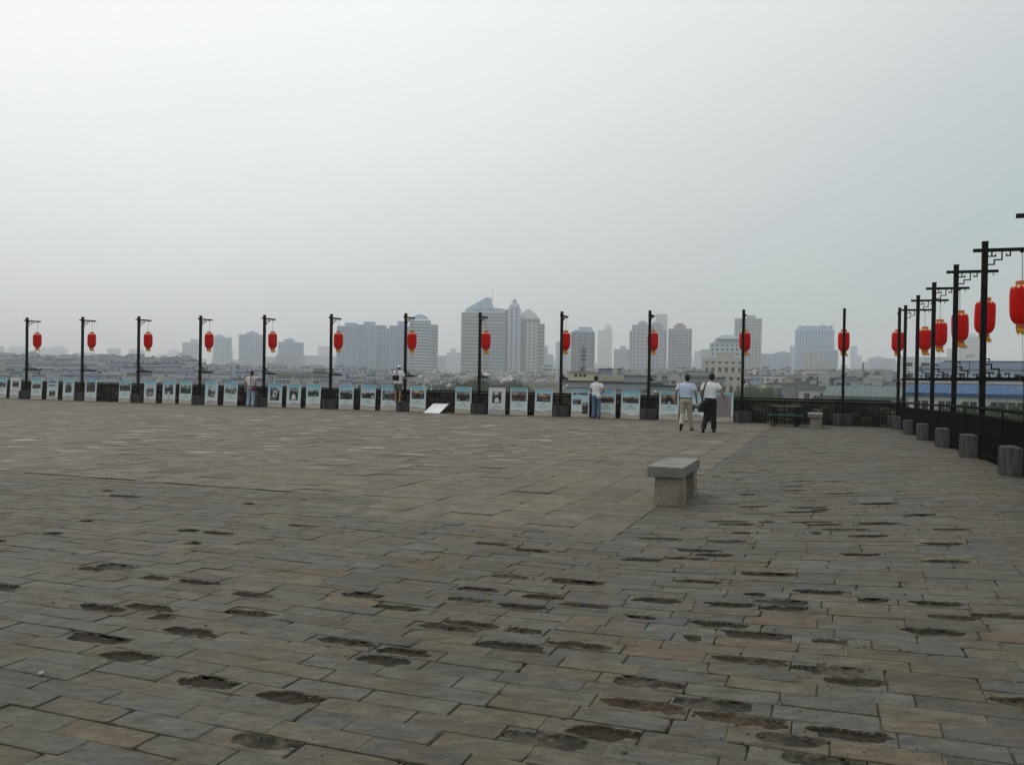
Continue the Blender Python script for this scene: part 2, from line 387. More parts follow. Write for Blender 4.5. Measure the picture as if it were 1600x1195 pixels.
for k in range(14):
    mb = MB(); brick_mb(BL-.009, BW-.003, random.Random(100+k), mb, sand=1 if k % 5 < 3 else None, joint=2); VAR.append(mb.mesh('brick', [M_BRICK_O, M_SAND, M_JOINT]))
for k in range(1, 21):
    mb = MB(); mb.smooth = {1}; pit_mb(BL-.005, BW-.004, k, mb); PVAR[k] = mb.mesh('brick', [M_BRICK_O, M_DIRTB if k in BROWN else M_DIRTC if k in FADED else M_DIRT])
SVAR = []
for k in range(6):
    mb = MB(); brick_mb(SWD-.004, 1.0, random.Random(300+k), mb, jit=.0025, joint=1); SVAR.append(mb.mesh('slab', [M_BRICK_O, M_JOINT]))
def zfw(x, y): return rise(x*CU - y*SU, x*SU + y*CU)
def place(cs, kind, n_obj):
    order = []
    for i, c in enumerate(cs):
        d = vis(c[0], c[1]); order.append((d if d else 1e3 + i, i))
    order = [q for q in order if q[0] < 1e3 and rise(cs[q[1]][0], cs[q[1]][1]) < .02]; order.sort(); near = {i for d, i in order[:n_obj]}
    f = MB(); f.cols = []; f.smooth = {1, 2, 5}
    for i, c in enumerate(cs):
        r = random.Random(i*7 + 5); col = tint(r)
        if kind == 'slab':
            far = sm(14, 24, c[1])*sm(-36, -28, c[0]) if c[1] < 29.5 else 0
            col = tint(r, .88, 1.08, [(.142,.118,.088),(.134,.114,.088),(.127,.113,.090),(.146,.120,.087),(.134,.117,.094)])
            if r.random() < .05*far: col = (.20, .19, .17)
            elif r.random() < .06: col = tuple(x*.66 for x in col)
        elif r.random() < .07: col = tuple(a*b for a, b in zip(col, (1.2, .98, .74)))
        elif r.random() < .10: col = tuple(x*.66 for x in col)
        dz = r.uniform(-.004, .003); gap = .002 + r.random()*.003
        if i in near:
            if kind == 'brick':
                pv = pit.get(i); me = PVAR[pv] if pv else r.choice(VAR); sx, sy = c[2]/BL, 1
            else: me = r.choice(SVAR); sx, sy = 1, (c[3] - .004)
            o = add(kind, me, floor)
            o.location = W(c[0], c[1], dz + rise(c[0], c[1]))
            e_ = .2; gx_ = (rise(c[0]+e_, c[1]) - rise(c[0]-e_, c[1]))/(2*e_); gy_ = (rise(c[0], c[1]+e_) - rise(c[0], c[1]-e_))/(2*e_)
            flip = 0 if r.random() < .5 else math.pi
            sg = 1 if flip == 0 else -1; o.rotation_euler = (r.uniform(-.013, .013) + gy_*sg, r.uniform(-.008, .008) - gx_*sg, -A + r.uniform(-.006, .006) + flip)
            o.scale = (sx, sy, 1); o.color = (*col, 1)
        else:
            M = Matrix.Translation(W(c[0], c[1], dz)) @ MROT @ Matrix.Rotation(r.uniform(-.006, .006), 4, 'Z')
            n0 = len(f.v)
            if kind == 'brick' and i in pit:
                pit_mb(c[2]-gap-.003, c[3]-gap, pit[i], f, M, zfw, mi=2 if pit[i] in BROWN else 5 if pit[i] in FADED else 1)
            else: brick_mb(c[2]-gap-(.005 if kind == 'brick' else 0), c[3]-gap, r, f, M, zfw, sand=3 if kind == 'brick' and r.random() < .5 else None, joint=4)
            f.cols += [col]*(len(f.v) - n0)
    o = add(kind, f.mesh(kind + '_rest', [M_BRICK_T, M_DIRT, M_DIRTB, M_SAND, M_JOINT, M_DIRTC]), floor); o['kind'] = 'stuff'
place(bricks, 'brick', 300)
place([c for c in cells if c[4] == 'slab'], 'slab', 300)

# crumbs of brick and grit gathered round the worn places
m = MB(); r = random.Random(91)
for i in list(pit):
    c = bricks[i]
    if c[1] > 9: continue
    for q in range(9):
        s_ = c[0] + r.gauss(0, .22); t_ = c[1] + r.gauss(0, .09); k = r.uniform(.002, .006)*(1.6 if r.random() < .15 else 1); p = W(s_, t_, rise(s_, t_))
        m.rings([[(p.x + k*a*r.uniform(.7, 1.2), p.y + k*b*r.uniform(.7, 1.2), p.z + z*k) for a, b in ((1, 0), (.3, 1), (-1, .3), (-.4, -1))] for z in (0, .9)])
o = part('grit', m, mat('grit', (.095, .08, .06), .95, .6, 9, coord='World'), floor); o['kind'] = 'stuff'
# terrace body below the paving, city ground far below
mb = MB()
ts = [W(-44, -7), W(2.75, -7), W(2.75, 33.4), W(-44, 33.4)]
mb.rings([[(p.x, p.y, -14.5) for p in ts], [(p.x, p.y, -.06) for p in ts]])
M_WALLBIG = mat('terrace_masonry', (.14, .125, .105), .9, .3, .6, .4)
o = part('terrace', mb, M_WALLBIG, None); o['kind'] = 'structure'
M_GROUND = mat('city_ground', (.07, .085, .06), .95, .5, .02, 0, dirt=((.13, .125, .115), .012, .5, .6, .9), coord='World')
mb = MB(); mb.poly([(-4800, -1500, -14.0), (4800, -1500, -14.0), (4800, 5500, -14.0), (-4800, 5500, -14.0)])
o = part('ground', mb, M_GROUND, None); o['kind'] = 'structure'

# litter
s_, t_ = floor_at(1150, 1083)
mb = MB(); mb.poly([(-.03, 0, .004), (.0, -.012, .007), (.034, .004, .012), (.012, .012, .006)]); mb.poly([(-.005, -.004, .006), (.012, -.008, .009), (.022, .006, .016)])
o = part('plastic_scrap', mb, mat('blue_plastic', (.09, .28, .75), .4), None); o.location = W(s_, t_, .003); o.rotation_euler = (0, 0, -.1)
tag(o, 'tiny torn scrap of bright blue plastic lying on the paving bricks', 'litter')
s_, t_ = floor_at(64, 1054)
mb = MB(); mb.lathe([(.006, 0), (.016, .004), (.014, .014), (.005, .019)], 7)
o = part('pebble', mb, mat('pale_chip', (.42, .38, .36), .9, .2, 60), None, True); o.location = W(s_, t_, 0)
tag(o, 'small pale stone chip lying on the paving at lower left', 'stone')

# ------------------------------------------------------------------ parapet wall and railing
def sr(t): return 2.1 + (31.6 - t)*.024
WP = [(.115,.085,.055),(.075,.062,.048),(.16,.12,.075),(.055,.05,.045),(.09,.075,.06),(.20,.155,.10),(.06,.056,.05),(.045,.04,.036)]
def wall_bricks(obj_range, s_from, s_to, top, tface, parent, thick=.12):
    """courses of old brick between s_from and s_to; those inside obj_range are single bricks"""
    v = []
    for k in range(4):
        m_ = MB(); brick_mb(.39, .105, random.Random(600+k), m_, Matrix.Rotation(R(90), 4, 'X'), th=thick, cham=.006, jit=.006); v.append(m_.mesh('brick', [M_PARA]))
    f = MB(); f.cols = []; r = random.Random(77); z = .055; row = 0
    while z < top:
        s = s_from + (.2 if row % 2 else 0) + r.uniform(-.03, .03)
        while s < s_to - .2:
            col = tint(r, .6, 1.5, WP); dy = r.uniform(-.012, .012)
            if obj_range and s > obj_range:
                o = add('brick', r.choice(v), parent); o.location = (s, -dy, z); o.color = (*col, 1)
                o.scale = (r.uniform(.95, 1.0), 1, r.uniform(.94, 1))
            else:
                n0 = len(f.v); brick_mb(.385, .103, r, f, Matrix.Translation((s, -dy, z)) @ Matrix.Rotation(R(90), 4, 'X'), th=thick, cham=.006, jit=.006)
                f.cols += [col]*(len(f.v)-n0)
            s += .4
        z += .112; row += 1
    o = add('brick', f.mesh('brick_rest', [M_PARAT]), parent); o['kind'] = 'stuff'
# back parapet: local x along s, local y along t
bp_ = thing('parapet_wall', 'low parapet of old brown and black bricks along the far edge behind the railing', 'wall', W(0, 32.92), -A)
mb = MB(); mb.box(-43, 2.3, .06, .45, -1, .82); part('wall_core', mb, M_MORT, bp_)
wall_bricks(-6.4, -43, 2.3, .80, 0, bp_)
mb = MB(); r = random.Random(5); s = -43
while s < 2.3:
    mb.box(s, s+.79, -.05, .47, .83 + r.uniform(-.004, .004), .885, 0); s += .8
part('coping', mb, M_COPE, bp_, kind='stuff')
# right parapet
RT = Vector(W(sr(33.0)+.42, 33.0)); RB = Vector(W(sr(2)+.42, 2.0)); dirv = (RB - RT); RL = dirv.length; rza = math.atan2(dirv.y, dirv.x)
rp_ = thing('parapet_wall', 'low dark brick parapet running along the right side outside the black fence', 'wall', (RT.x, RT.y, 0), rza)
def rr(x): t_ = 33.0 - x*31.0/RL; return rise(1.9, t_)
mb = MB(); f = MB(); f.cols = []; r = random.Random(9)
n = 40
for i in range(n):
    x0, x1 = RL*i/n, RL*(i+1)/n; z0, z1 = rr(x0), rr(x1)
    for (ya, yb, za, zb) in ((.0, .35, -1, .55),):
        mb.rings([[(x0, ya, za), (x0, yb, za), (x0, yb, z0+zb), (x0, ya, z0+zb)], [(x1, ya, za), (x1, yb, za), (x1, yb, z1+zb), (x1, ya, z1+zb)]])
part('wall_core', mb, mat('dark_mortar', (.014, .012, .010), .95, .3, 5, .3, spec=.05), rp_)
z = .055; row = 0
while z < .55:
    x = .1 + (.2 if row % 2 else 0)
    while x < RL - .2:
        n0 = len(f.v); brick_mb(.385, .103, r, f, Matrix.Translation((x, -.05, z + rr(x))) @ Matrix.Rotation(R(90), 4, 'X'), th=.08, cham=.006, jit=.006)
        f.cols += [tint(r, .08, .22, WP)]*(len(f.v)-n0); x += .4
    z += .112; row += 1
o = add('brick', f.mesh('brick_rest', [M_PARAT]), rp_); o['kind'] = 'stuff'

def railing(label, P0, P1, bay, zf, th_left, picket=.105):
    d = P1 - P0; L = d.length; rz = math.atan2(d.y, d.x)
    g = thing('railing', label, 'railing', (P0.x, P0.y, 0), rz)
    nb = max(1, round(L / bay)); step = L/nb; hr = MB(); lo = MB()
    for i in range(nb):
        x0, x1 = i*step, (i+1)*step; z0, z1 = zf(x0), zf(x1)
        hr.tube([(x0, 0, z0+.895), (x1, 0, z1+.895)], .026, 8)
        for zz, q in ((.765, .014), (.12, .012), (.44, .006)):
            lo.rings([[(x0, -q, z0+zz-q), (x0, q, z0+zz-q), (x0, q, z0+zz+q), (x0, -q, z0+zz+q)], [(x1, -q, z1+zz-q), (x1, q, z1+zz-q), (x1, q, z1+zz+q), (x1, -q, z1+zz+q)]])
        pm = MB(); k = int(step/picket)
        for j in range(1, k):
            x = x0 + step*j/k; zz = z0 + (z1-z0)*j/k; pm.box(x-.008, x+.008, -.008, .008, zz+.03, zz+.765)
        part('pickets', pm, M_RAILM, g, kind='stuff')
    part('handrail', hr, M_RAILM, g); part('cross_bar', lo, M_RAILM, g)
    pmesh = MB(); pmesh.box(-.022, .022, -.022, .022, 0, .79); pmesh.box(-.012, .012, -.012, .012, .79, .88)
    pmesh = pmesh.mesh('post', M_RAILM)
    for i in range(nb+1): o = add('post', pmesh, g); o.location = (i*step, 0, zf(i*step))
    return g, step
railing('long black iron railing crossing the far edge in front of the brick parapet', W(-43.2, 32.5), W(1.72, 32.5), 1.755, lambda x: 0, 0)
PR0, PR1 = W(sr(32.5)-.10, 32.5), W(sr(3)-.10, 3.0)
railing('black iron picket railing running towards the viewer along the right edge', PR0, PR1, 1.7, lambda x: rise(1.9, 32.5 - x), 1, picket=.042)

# ------------------------------------------------------------------ lantern poles with drum bases
def fret(mb, pts, w=.011, M=None):      # square-section strip along x,z points
    for (a, b) in zip(pts[:-1], pts[1:]):
        x0, x1 = sorted((a[0], b[0])); z0, z1 = sorted((a[1], b[1]))
        mb.box(x0-w, x1+w, -w, w, z0-w, z1+w)
def make_pole(zlow, label):
    root = thing('lantern_pole', label, 'lamp post')        # local x = outward (arm direction)
    m = MB(); m.box(-.048, .048, -.048, .048, .02, 4.1); m.box(-.052, .052, -.052, .052, 4.08, 4.112)
    part('pole', m, M_BLACK, root)
    m = MB(); m.box(-.19, .80, -.026, .026, 3.925, 3.985); m.box(.555, .605, -.02, .02, 3.895, 3.93); part('upper_arm', m, M_BLACK, root)
    m = MB(); fret(m, [(.05, 3.70), (.15, 3.70), (.15, 3.78), (.27, 3.78), (.27, 3.92)])
    fret(m, [(.05, 3.845), (.17, 3.845), (.17, 3.87)]); fret(m, [(.11, 3.845), (.11, 3.92)])
    part('fret_bracket', m, M_BLACK, root)
    m = MB(); fret(m, [(.40, 3.92), (.40, 3.85), (.34, 3.85), (.34, 3.875)]); part('scroll', m, M_BLACK, root)
    m = MB(); fret(m, [(.70, 3.92), (.70, 3.87), (.725, 3.87)], .006); part('hook', m, M_BLACK, root)
    m = MB(); z = zlow; m.box(-.10, .86, -.03, .03, z-.035, z+.035); m.box(-.055, .055, -.055, .055, z-.06, z+.045); part('lower_arm', m, M_BLACK, root)
    m = MB(); fret(m, [(.05, z+.26), (.14, z+.26), (.14, z+.18), (.26, z+.18), (.26, z+.04)], .012)
    fret(m, [(.05, z+.11), (.17, z+.11), (.17, z+.085)]); fret(m, [(.11, z+.11), (.11, z+.04)])
    part('fret_bracket', m, M_BLACK, root)
    m = MB(); fret(m, [(.42, z+.04), (.42, z+.10), (.36, z+.10), (.36, z+.075)]); part('scroll', m, M_BLACK, root)
    m = MB(); fret(m, [(.05, z+.36), (.105, z+.36), (.105, z+.33)], .01); part('scroll', m, M_BLACK, root)
    m = MB(); m.box(.53, .56, -.015, .015, z+.03, z+.075); m.box(.52, .57, -.02, .02, z+.03, z+.05); part('hook', m, M_BLACK, root)
    m = MB(); n = 40; prof = [(.335, 0), (.35, .02), (.352, .385), (.345, .405), (.33, .41)]
    m.rings([[((r_*(1 - (.03 if j % 4 == 0 and 0 < k < 3 else 0)))*math.cos(2*math.pi*j/n), (r_*(1 - (.03 if j % 4 == 0 and 0 < k < 3 else 0)))*math.sin(2*math.pi*j/n), z_) for j in range(n)] for k, (r_, z_) in enumerate(prof)])
    part('drum_base', m, M_DRUM, root)
    return root
def make_lantern(seed):
    """origin at the hook; body of red gores with gold collars, petals and a fringe"""
    r = random.Random(seed)
    root = thing('red_lantern', '', 'lantern', group='red silk lanterns hung from the pole arms')
    NG = 14; n = NG*4
    prof = [(.118, -.585), (.155, -.60), (.178, -.625), (.192, -.665), (.198, -.74), (.200, -.90), (.198, -1.05), (.190, -1.13), (.170, -1.19), (.135, -1.24), (.10, -1.262)]
    m = MB()
    m.rings([[(q*(1 + .065*abs(math.cos(NG*math.pi*j/n)) - .045)*math.cos(2*math.pi*j/n), q*(1 + .065*abs(math.cos(NG*math.pi*j/n)) - .045)*math.sin(2*math.pi*j/n), z) for j in range(n)] for q, z in prof])
    part('body', m, M_RED, root, True)
    m = MB(); m.lathe([(.100, -.600), (.104, -.595), (.104, -.505), (.100, -.50), (.085, -.50)], 24); part('top_collar', m, M_GOLD, root, True)
    m = MB()
    for j in range(12):
        a0 = 2*math.pi*j/12; rg = []
        for (q, z, hw) in ((.108, -.588, .024), (.150, -.598, .026), (.176, -.619, .020), (.186, -.645, .004)):
            c, s_ = math.cos(a0), math.sin(a0); rg.append([(q*c - hw*s_, q*s_ + hw*c, z+.006), (q*c + hw*s_, q*s_ - hw*c, z+.006), (q*c*1.015 + hw*s_, q*s_*1.015 - hw*c, z+.010), (q*c*1.015 - hw*s_, q*s_*1.015 + hw*c, z+.010)])
        m.rings(rg)
    part('petal_ring', m, M_PETAL, root)
    m = MB(); m.lathe([(.10, -1.245), (.104, -1.25), (.100, -1.335), (.092, -1.345)], 24); part('bottom_collar', m, M_GOLD, root, True)
    m = MB()
    for j in range(46):
        a0 = 2*math.pi*j/46; c, s_ = math.cos(a0), math.sin(a0); l = r.uniform(.06, .13); bx = .02 + r.uniform(0, .07)*(.5 + seed % 3*.4)
        m.tube([(.094*c, .094*s_, -1.335), (.094*c + bx*.3, .094*s_, -1.335 - l*.5), (.086*c + bx, .088*s_, -1.335 - l)], [.007, .008, .004], 4)
    part('fringe', m, M_FRINGE, root, kind='stuff')
    m = MB(); m.tube([(0, 0, .0), (0, 0, -.51)], .006, 5); part('hanging_wire', m, M_WIRE, root)
    m = MB(); m.tube([(0, 0, -1.3), (.01, 0, -1.9), (0, 0, -2.2)], .0025, 4); part('tether_wire', m, M_WIRE, root)
    return root
ORD = ['first', 'second', 'third', 'fourth', 'fifth', 'sixth', 'seventh', 'eighth', 'ninth', 'tenth', 'eleventh', 'twelfth', 'thirteenth', 'fourteenth', 'fifteenth', 'sixteenth', 'seventeenth', 'eighteenth', 'nineteenth', 'twentieth']
NOTE = {0: 'leftmost', 3: 'just left of the man in a white shirt', 4: 'just right of the man with the maroon bag', 6: 'beside the man in the white cap',
        7: 'in front of the sloped roof office tower', 8: 'left of the man on the far edge in a white tee', 9: 'left of the two walking men', 10: 'right of the two walking men', 11: 'right of the small stone bench'}
spots = []
ppx = [41,128,215.5,312,411.5,516,632,748,875.5,1013,1159,1316]
spos = [-38.45,-34.76,-31.25,-27.61,-24.08,-20.61,-16.99,-13.61,-10.14,-6.66,-3.22,.21]
for i, s in enumerate(spos):
    nb = NOTE.get(i, ''); spots.append((W(s, 32.6), R(90)-A, 'back', i, 'the %s black lantern pole from the left on the far railing' % ORD[i], '%s red lantern from the left along the far railing' % ORD[i]))
spots.append((W(1.98, 32.6), R(90)-A, 'back', 12, 'black lantern pole standing in the far right corner of the railings', 'red lantern hanging at the far right corner of the railings'))
for k, t in enumerate([31.6, 27.96, 24.4, 20.8, 17.5, 14.0]):
    lb = ['farthest', 'second farthest', 'third farthest', 'third nearest', 'second nearest', 'nearest'][k]
    spots.append((W(sr(t), t), -A, 'right', k, '%s black lantern pole of the row along the right edge' % lb, '%s red lantern of the row hanging along the right edge' % lb))
pb = make_pole(1.48, ''); pr = make_pole(1.66, ''); used = set()
lans = [make_lantern(k) for k in range(3)]; lu = set()
for (p, rz, rowk, i, lp, ll) in spots:
    src = pb if rowk == 'back' else pr
    o = src if src not in used else copy_tree(src); used.add(src)
    sp_, tp_ = p.x*CU - p.y*SU, p.x*SU + p.y*CU; dz = rise(1.9, tp_) if rowk == 'right' else 0
    o.location = p; o.rotation_euler = (0, 0, rz); o['label'] = lp; o['group'] = 'black lantern poles on the far railing' if rowk == 'back' else 'black lantern poles along the right edge'
    if dz:
        for ch in o.children:
            if ch.name.startswith('drum_base'): ch.location.z = dz
    ls = lans[(i*2 + (rowk == 'right')) % 3]; l = ls if ls not in lu else copy_tree(ls); lu.add(ls)
    rr_ = random.Random(i + 50*(rowk == 'right'))
    off = Matrix.Rotation(rz, 4, 'Z') @ Vector((.585 if rowk == 'right' else .60, 0, 0))
    l.location = p + off + Vector((0, 0, 3.90)); l.rotation_euler = (rr_.uniform(-.03, .03), rr_.uniform(-.03, .03), rz + R(-90 if rowk == 'back' else 0) + rr_.uniform(-.25, .25)); l['label'] = ll

# ------------------------------------------------------------------ exhibition posters leaning against the railing
def print_mat(name, kind):
    """the printed sheet: blue wash, pale centre, dune-like foot; object colour sets how blue"""
    m = bpy.data.materials.new(name); m.use_nodes = True; n = m.node_tree; b = n.nodes['Principled BSDF']; L = n.links.new
    b.inputs['Roughness'].default_value = .4
    tcn = n.nodes.new('ShaderNodeTexCoord'); sp = n.nodes.new('ShaderNodeSeparateXYZ'); L(tcn.outputs['Object'], sp.inputs[0])
    oi = n.nodes.new('ShaderNodeObjectInfo')
    ns = n.nodes.new('ShaderNodeTexNoise'); ns.noise_dimensions = '4D'; ns.inputs['Scale'].default_value = 3.0
    L(tcn.outputs['Object'], ns.inputs['Vector'])
    wm = n.nodes.new('ShaderNodeMath'); wm.operation = 'MULTIPLY'; wm.inputs[1].default_value = 37; L(oi.outputs['Random'], wm.inputs[0]); L(wm.outputs[0], ns.inputs['W'])
    ad = n.nodes.new('ShaderNodeMath'); ad.operation = 'MULTIPLY_ADD'; L(ns.outputs[0], ad.inputs[0]); ad.inputs[1].default_value = .30; L(sp.outputs['Z'], ad.inputs[2])
    rp = n.nodes.new('ShaderNodeValToRGB'); L(ad.outputs[0], rp.inputs[0])
    if kind == 'blue': st_ = [(.13, (.42, .35, .27)), (.26, (.62, .54, .44)), (.335, (.34, .34, .32)), (.36, (.74, .78, .77)), (.62, (.62, .73, .74)), (.98, (.44, .66, .73)), (1.14, (.24, .50, .60)), (1.22, (.15, .40, .52))]
    else: st_ = [(.13, (.34, .30, .28)), (.24, (.50, .46, .43)), (.33, (.36, .35, .36)), (.37, (.70, .69, .70)), (1.15, (.70, .70, .71))]
    e = rp.color_ramp.elements; e[0].position = st_[0][0]/1.25; e[0].color = (*st_[0][1], 1); e[1].position = min(1, st_[-1][0]/1.25); e[1].color = (*st_[-1][1], 1)
    for p, c in st_[1:-1]: q = e.new(p/1.25); q.color = (*c, 1)
    sc = n.nodes.new('ShaderNodeMath'); sc.operation = 'DIVIDE'; sc.inputs[1].default_value = 1.25; L(ad.outputs[0], sc.inputs[0]); L(sc.outputs[0], rp.inputs[0])
    L(rp.outputs[0], b.inputs['Base Color']); return m
def photo_mat(name, cols, scale, thr):
    """a printed view: light sky over a dark ragged middle and a mid-tone foreground"""
    m = bpy.data.materials.new(name); m.use_nodes = True; n = m.node_tree; b = n.nodes['Principled BSDF']; L = n.links.new
    b.inputs['Roughness'].default_value = .35
    tcn = n.nodes.new('ShaderNodeTexCoord'); oi = n.nodes.new('ShaderNodeObjectInfo'); sp = n.nodes.new('ShaderNodeSeparateXYZ'); L(tcn.outputs['Generated'], sp.inputs[0])
    ns = n.nodes.new('ShaderNodeTexNoise'); ns.noise_dimensions = '4D'; ns.inputs['Scale'].default_value = scale; ns.inputs['Detail'].default_value = 8; ns.inputs['Roughness'].default_value = .62
    mp = n.nodes.new('ShaderNodeMapping'); mp.inputs['Scale'].default_value = (1, 1, 1.3); L(tcn.outputs['Object'], mp.inputs[0]); L(mp.outputs[0], ns.inputs['Vector'])
    wm = n.nodes.new('ShaderNodeMath'); wm.operation = 'MULTIPLY'; wm.inputs[1].default_value = 91; L(oi.outputs['Random'], wm.inputs[0]); L(wm.outputs[0], ns.inputs['W'])
    vz = n.nodes.new('ShaderNodeValToRGB'); L(sp.outputs['Z'], vz.inputs[0]); q = vz.color_ramp.elements
    q[0].position = 0; q[0].color = (.52, .52, .52, 1); q[1].position = 1; q[1].color = (.85, .85, .85, 1)
    for p, v in ((.22, .42), (.45, .22), (.62, .34), (.74, .80)): e_ = q.new(p); e_.color = (v, v, v, 1)
    ad = n.nodes.new('ShaderNodeMath'); ad.operation = 'MULTIPLY_ADD'; L(vz.outputs[0], ad.inputs[0]); ad.inputs[1].default_value = .45
    m2 = n.nodes.new('ShaderNodeMath'); m2.operation = 'MULTIPLY_ADD'; L(ns.outputs[0], m2.inputs[0]); m2.inputs[1].default_value = 1.3; m2.inputs[2].default_value = -.49; L(m2.outputs[0], ad.inputs[2])
    rp = n.nodes.new('ShaderNodeValToRGB'); L(ad.outputs[0], rp.inputs[0]); e = rp.color_ramp.elements
    e[0].position = thr[0]; e[0].color = (*cols[0], 1); e[1].position = thr[-1]; e[1].color = (*cols[-1], 1)
    for p, c in zip(thr[1:-1], cols[1:-1]): q = e.new(p); q.color = (*c, 1)
    L(rp.outputs[0], b.inputs['Base Color']); return m
M_PRB, M_PRG = print_mat('poster_print_blue', 'blue'), print_mat('poster_print_grey', 'grey')
M_PH = {'bw': photo_mat('photo_bw', [(.012, .012, .013), (.10, .10, .10), (.30, .30, .30), (.72, .72, .71)], 5, [.34, .42, .54, .74]),
        'sepia': photo_mat('photo_sepia', [(.03, .018, .014), (.14, .08, .06), (.38, .24, .18), (.60, .52, .42)], 4.5, [.32, .42, .54, .72]),
        'pale': photo_mat('photo_pale', [(.05, .05, .055), (.28, .28, .30), (.55, .54, .54), (.75, .75, .75)], 6, [.30, .38, .5, .7]),
        'dusk': photo_mat('photo_dusk', [(.03, .02, .02), (.09, .05, .035), (.30, .17, .10), (.42, .28, .18)], 4, [.42, .55, .68, .84])}
M_SHEETBACK = mat('board_white', (.84, .84, .84), .5); M_INK = mat('caption_ink', (.05, .06, .07), .7); M_INKS = mat('caption_pale_ink', (.22, .30, .32), .7)
M_DARKP = mat('arch_dark', (.02, .02, .021), .6, .5, 14); M_LIGHTP = mat('arch_light', (.7, .7, .68), .6)
# (centre s, width, kind, photos [(x0,x1,z0,z1,tone)], feature, label)
T = .94
PO = [
 (-39.97,.70,'blue',[(-.3,.3,.52,.80,'bw')],None,'poster with a dark street photograph cut by the left edge of the picture'),
 (-39.0,.68,'grey',[(-.20,.22,.55,.86,'bw')],None,'grey white poster with a small faded photograph left of the first pole'),
 (-37.56,.68,'blue',[(-.27,.27,.50,.78,'sepia')],None,'blue topped poster with a wide yellow brown hillside photograph'),
 (-36.49,.68,'blue',[(-.26,.26,.80,.92,'pale'),(-.26,.26,.64,.74,'pale'),(-.2,.2,.16,.42,'bw')],None,'blue poster with two pale strips above a small square photograph'),
 (-35.44,.68,'blue',[(-.2,.2,.34,.86,'bw')],None,'blue poster with a tall narrow grey photograph left of the second pole'),
 (-34.02,.70,'blue',[(-.27,.27,.40,.88,'dusk')],None,'poster with a nearly black brown photograph right of the second pole'),
 (-31.88,.68,'blue',[(-.31,.31,.50,.86,'bw')],None,'poster with a contrasty bridge photograph left of the third pole'),
 (-30.36,.68,'blue',[(-.22,.22,.26,.84,'pale')],None,'slightly tilted poster with a tall dim photograph right of the third pole'),
 (-29.24,.70,'blue',[(-.24,.24,.40,.86,'bw')],'door','poster whose dark photograph has one white doorway at its foot'),
 (-28.28,.68,'blue',[(-.30,.30,.46,.84,'bw')],None,'poster with a rocky arch photograph left of the fourth pole'),
 (-26.81,.68,'blue',[(-.20,.20,.32,.86,'pale')],None,'poster with a tall sketch like photograph right of the fourth pole'),
 (-25.74,.70,'blue',[(-.30,.30,.50,.84,'pale')],None,'poster with a pale arched bridge photograph left of the man with the bag'),
 (-23.35,.70,'blue',[(-.24,.24,.26,.84,'bw')],'book','poster showing a tilted white page inside a dark photograph'),
 (-22.37,.70,'blue',[(-.22,.22,.30,.86,'bw')],'tunnel','poster showing a round bright tunnel mouth between grey bars'),
 (-21.36,.70,'blue',[(-.27,.27,.48,.78,'bw')],None,'poster with a small grey crowd photograph left of the sixth pole'),
 (-19.71,.68,'blue',[(-.3,.3,.40,.80,'bw')],'arch','poster with a black humped bridge photograph right of the sixth pole'),
 (-18.65,.68,'blue',[(-.31,.31,.46,.82,'pale')],'arch','poster with a pale drawing of twin arches between two plain gaps'),
 (-17.66,.70,'blue',[(-.29,.29,.42,.82,'bw')],None,'poster with a dark wagon photograph left of the man in the white cap'),
 (-16.29,.70,'blue',[(-.29,.29,.50,.86,'sepia')],'arch','poster with a sepia bridge photograph right of the man in the cap'),
 (-14.23,.68,'blue',[(-.29,.29,.46,.86,'bw')],'arch','poster with a black and white arch photograph right of the fallen board'),
 (-12.76,.69,'grey',[(-.20,.20,.42,.88,'bw')],'tunnel','plain grey poster with a dark round arch photograph and no blue top'),
 (-11.82,.70,'blue',[(-.31,.31,.52,.90,'sepia')],None,'poster with a brown hillside photograph right of the plain grey poster'),
 (-10.79,.69,'blue',[(-.28,.28,.52,.84,'sepia')],None,'poster with a brown rock arch photograph left of the ninth pole'),
 (-9.29,.69,'blue',[(-.30,.30,.82,.94,'pale'),(-.30,.04,.46,.68,'bw'),(.08,.32,.10,.56,'bw')],None,'poster with one pale strip and two small tilted dark photographs'),
 (-8.25,.70,'blue',[(-.29,.30,.54,.80,'sepia')],None,'poster with a wide dark brown photograph behind the man in jeans'),
 (-7.32,.70,'blue',[(-.31,.31,.56,.80,'sepia')],None,'poster with a wide reddish street photograph left of the tenth pole'),
 (-5.86,.70,'blue',[(-.29,.31,.56,.92,'sepia')],'blackarch','poster with a jet black arch photograph right of the tenth pole'),
 (-4.87,.76,'blue',[(-.30,.34,.30,.58,'bw')],'door','poster with a dark photograph showing between the two walking men'),
 (-3.91,.76,'blue',[(-.30,.30,.20,.96,'text')],None,'blue poster framing a large lavender text sheet, rightmost of the row'),
]
M_LAV = mat('lavender_sheet', (.30, .25, .28), .6, .08, 9); M_LAVI = mat('lavender_ink', (.16, .13, .16), .7)
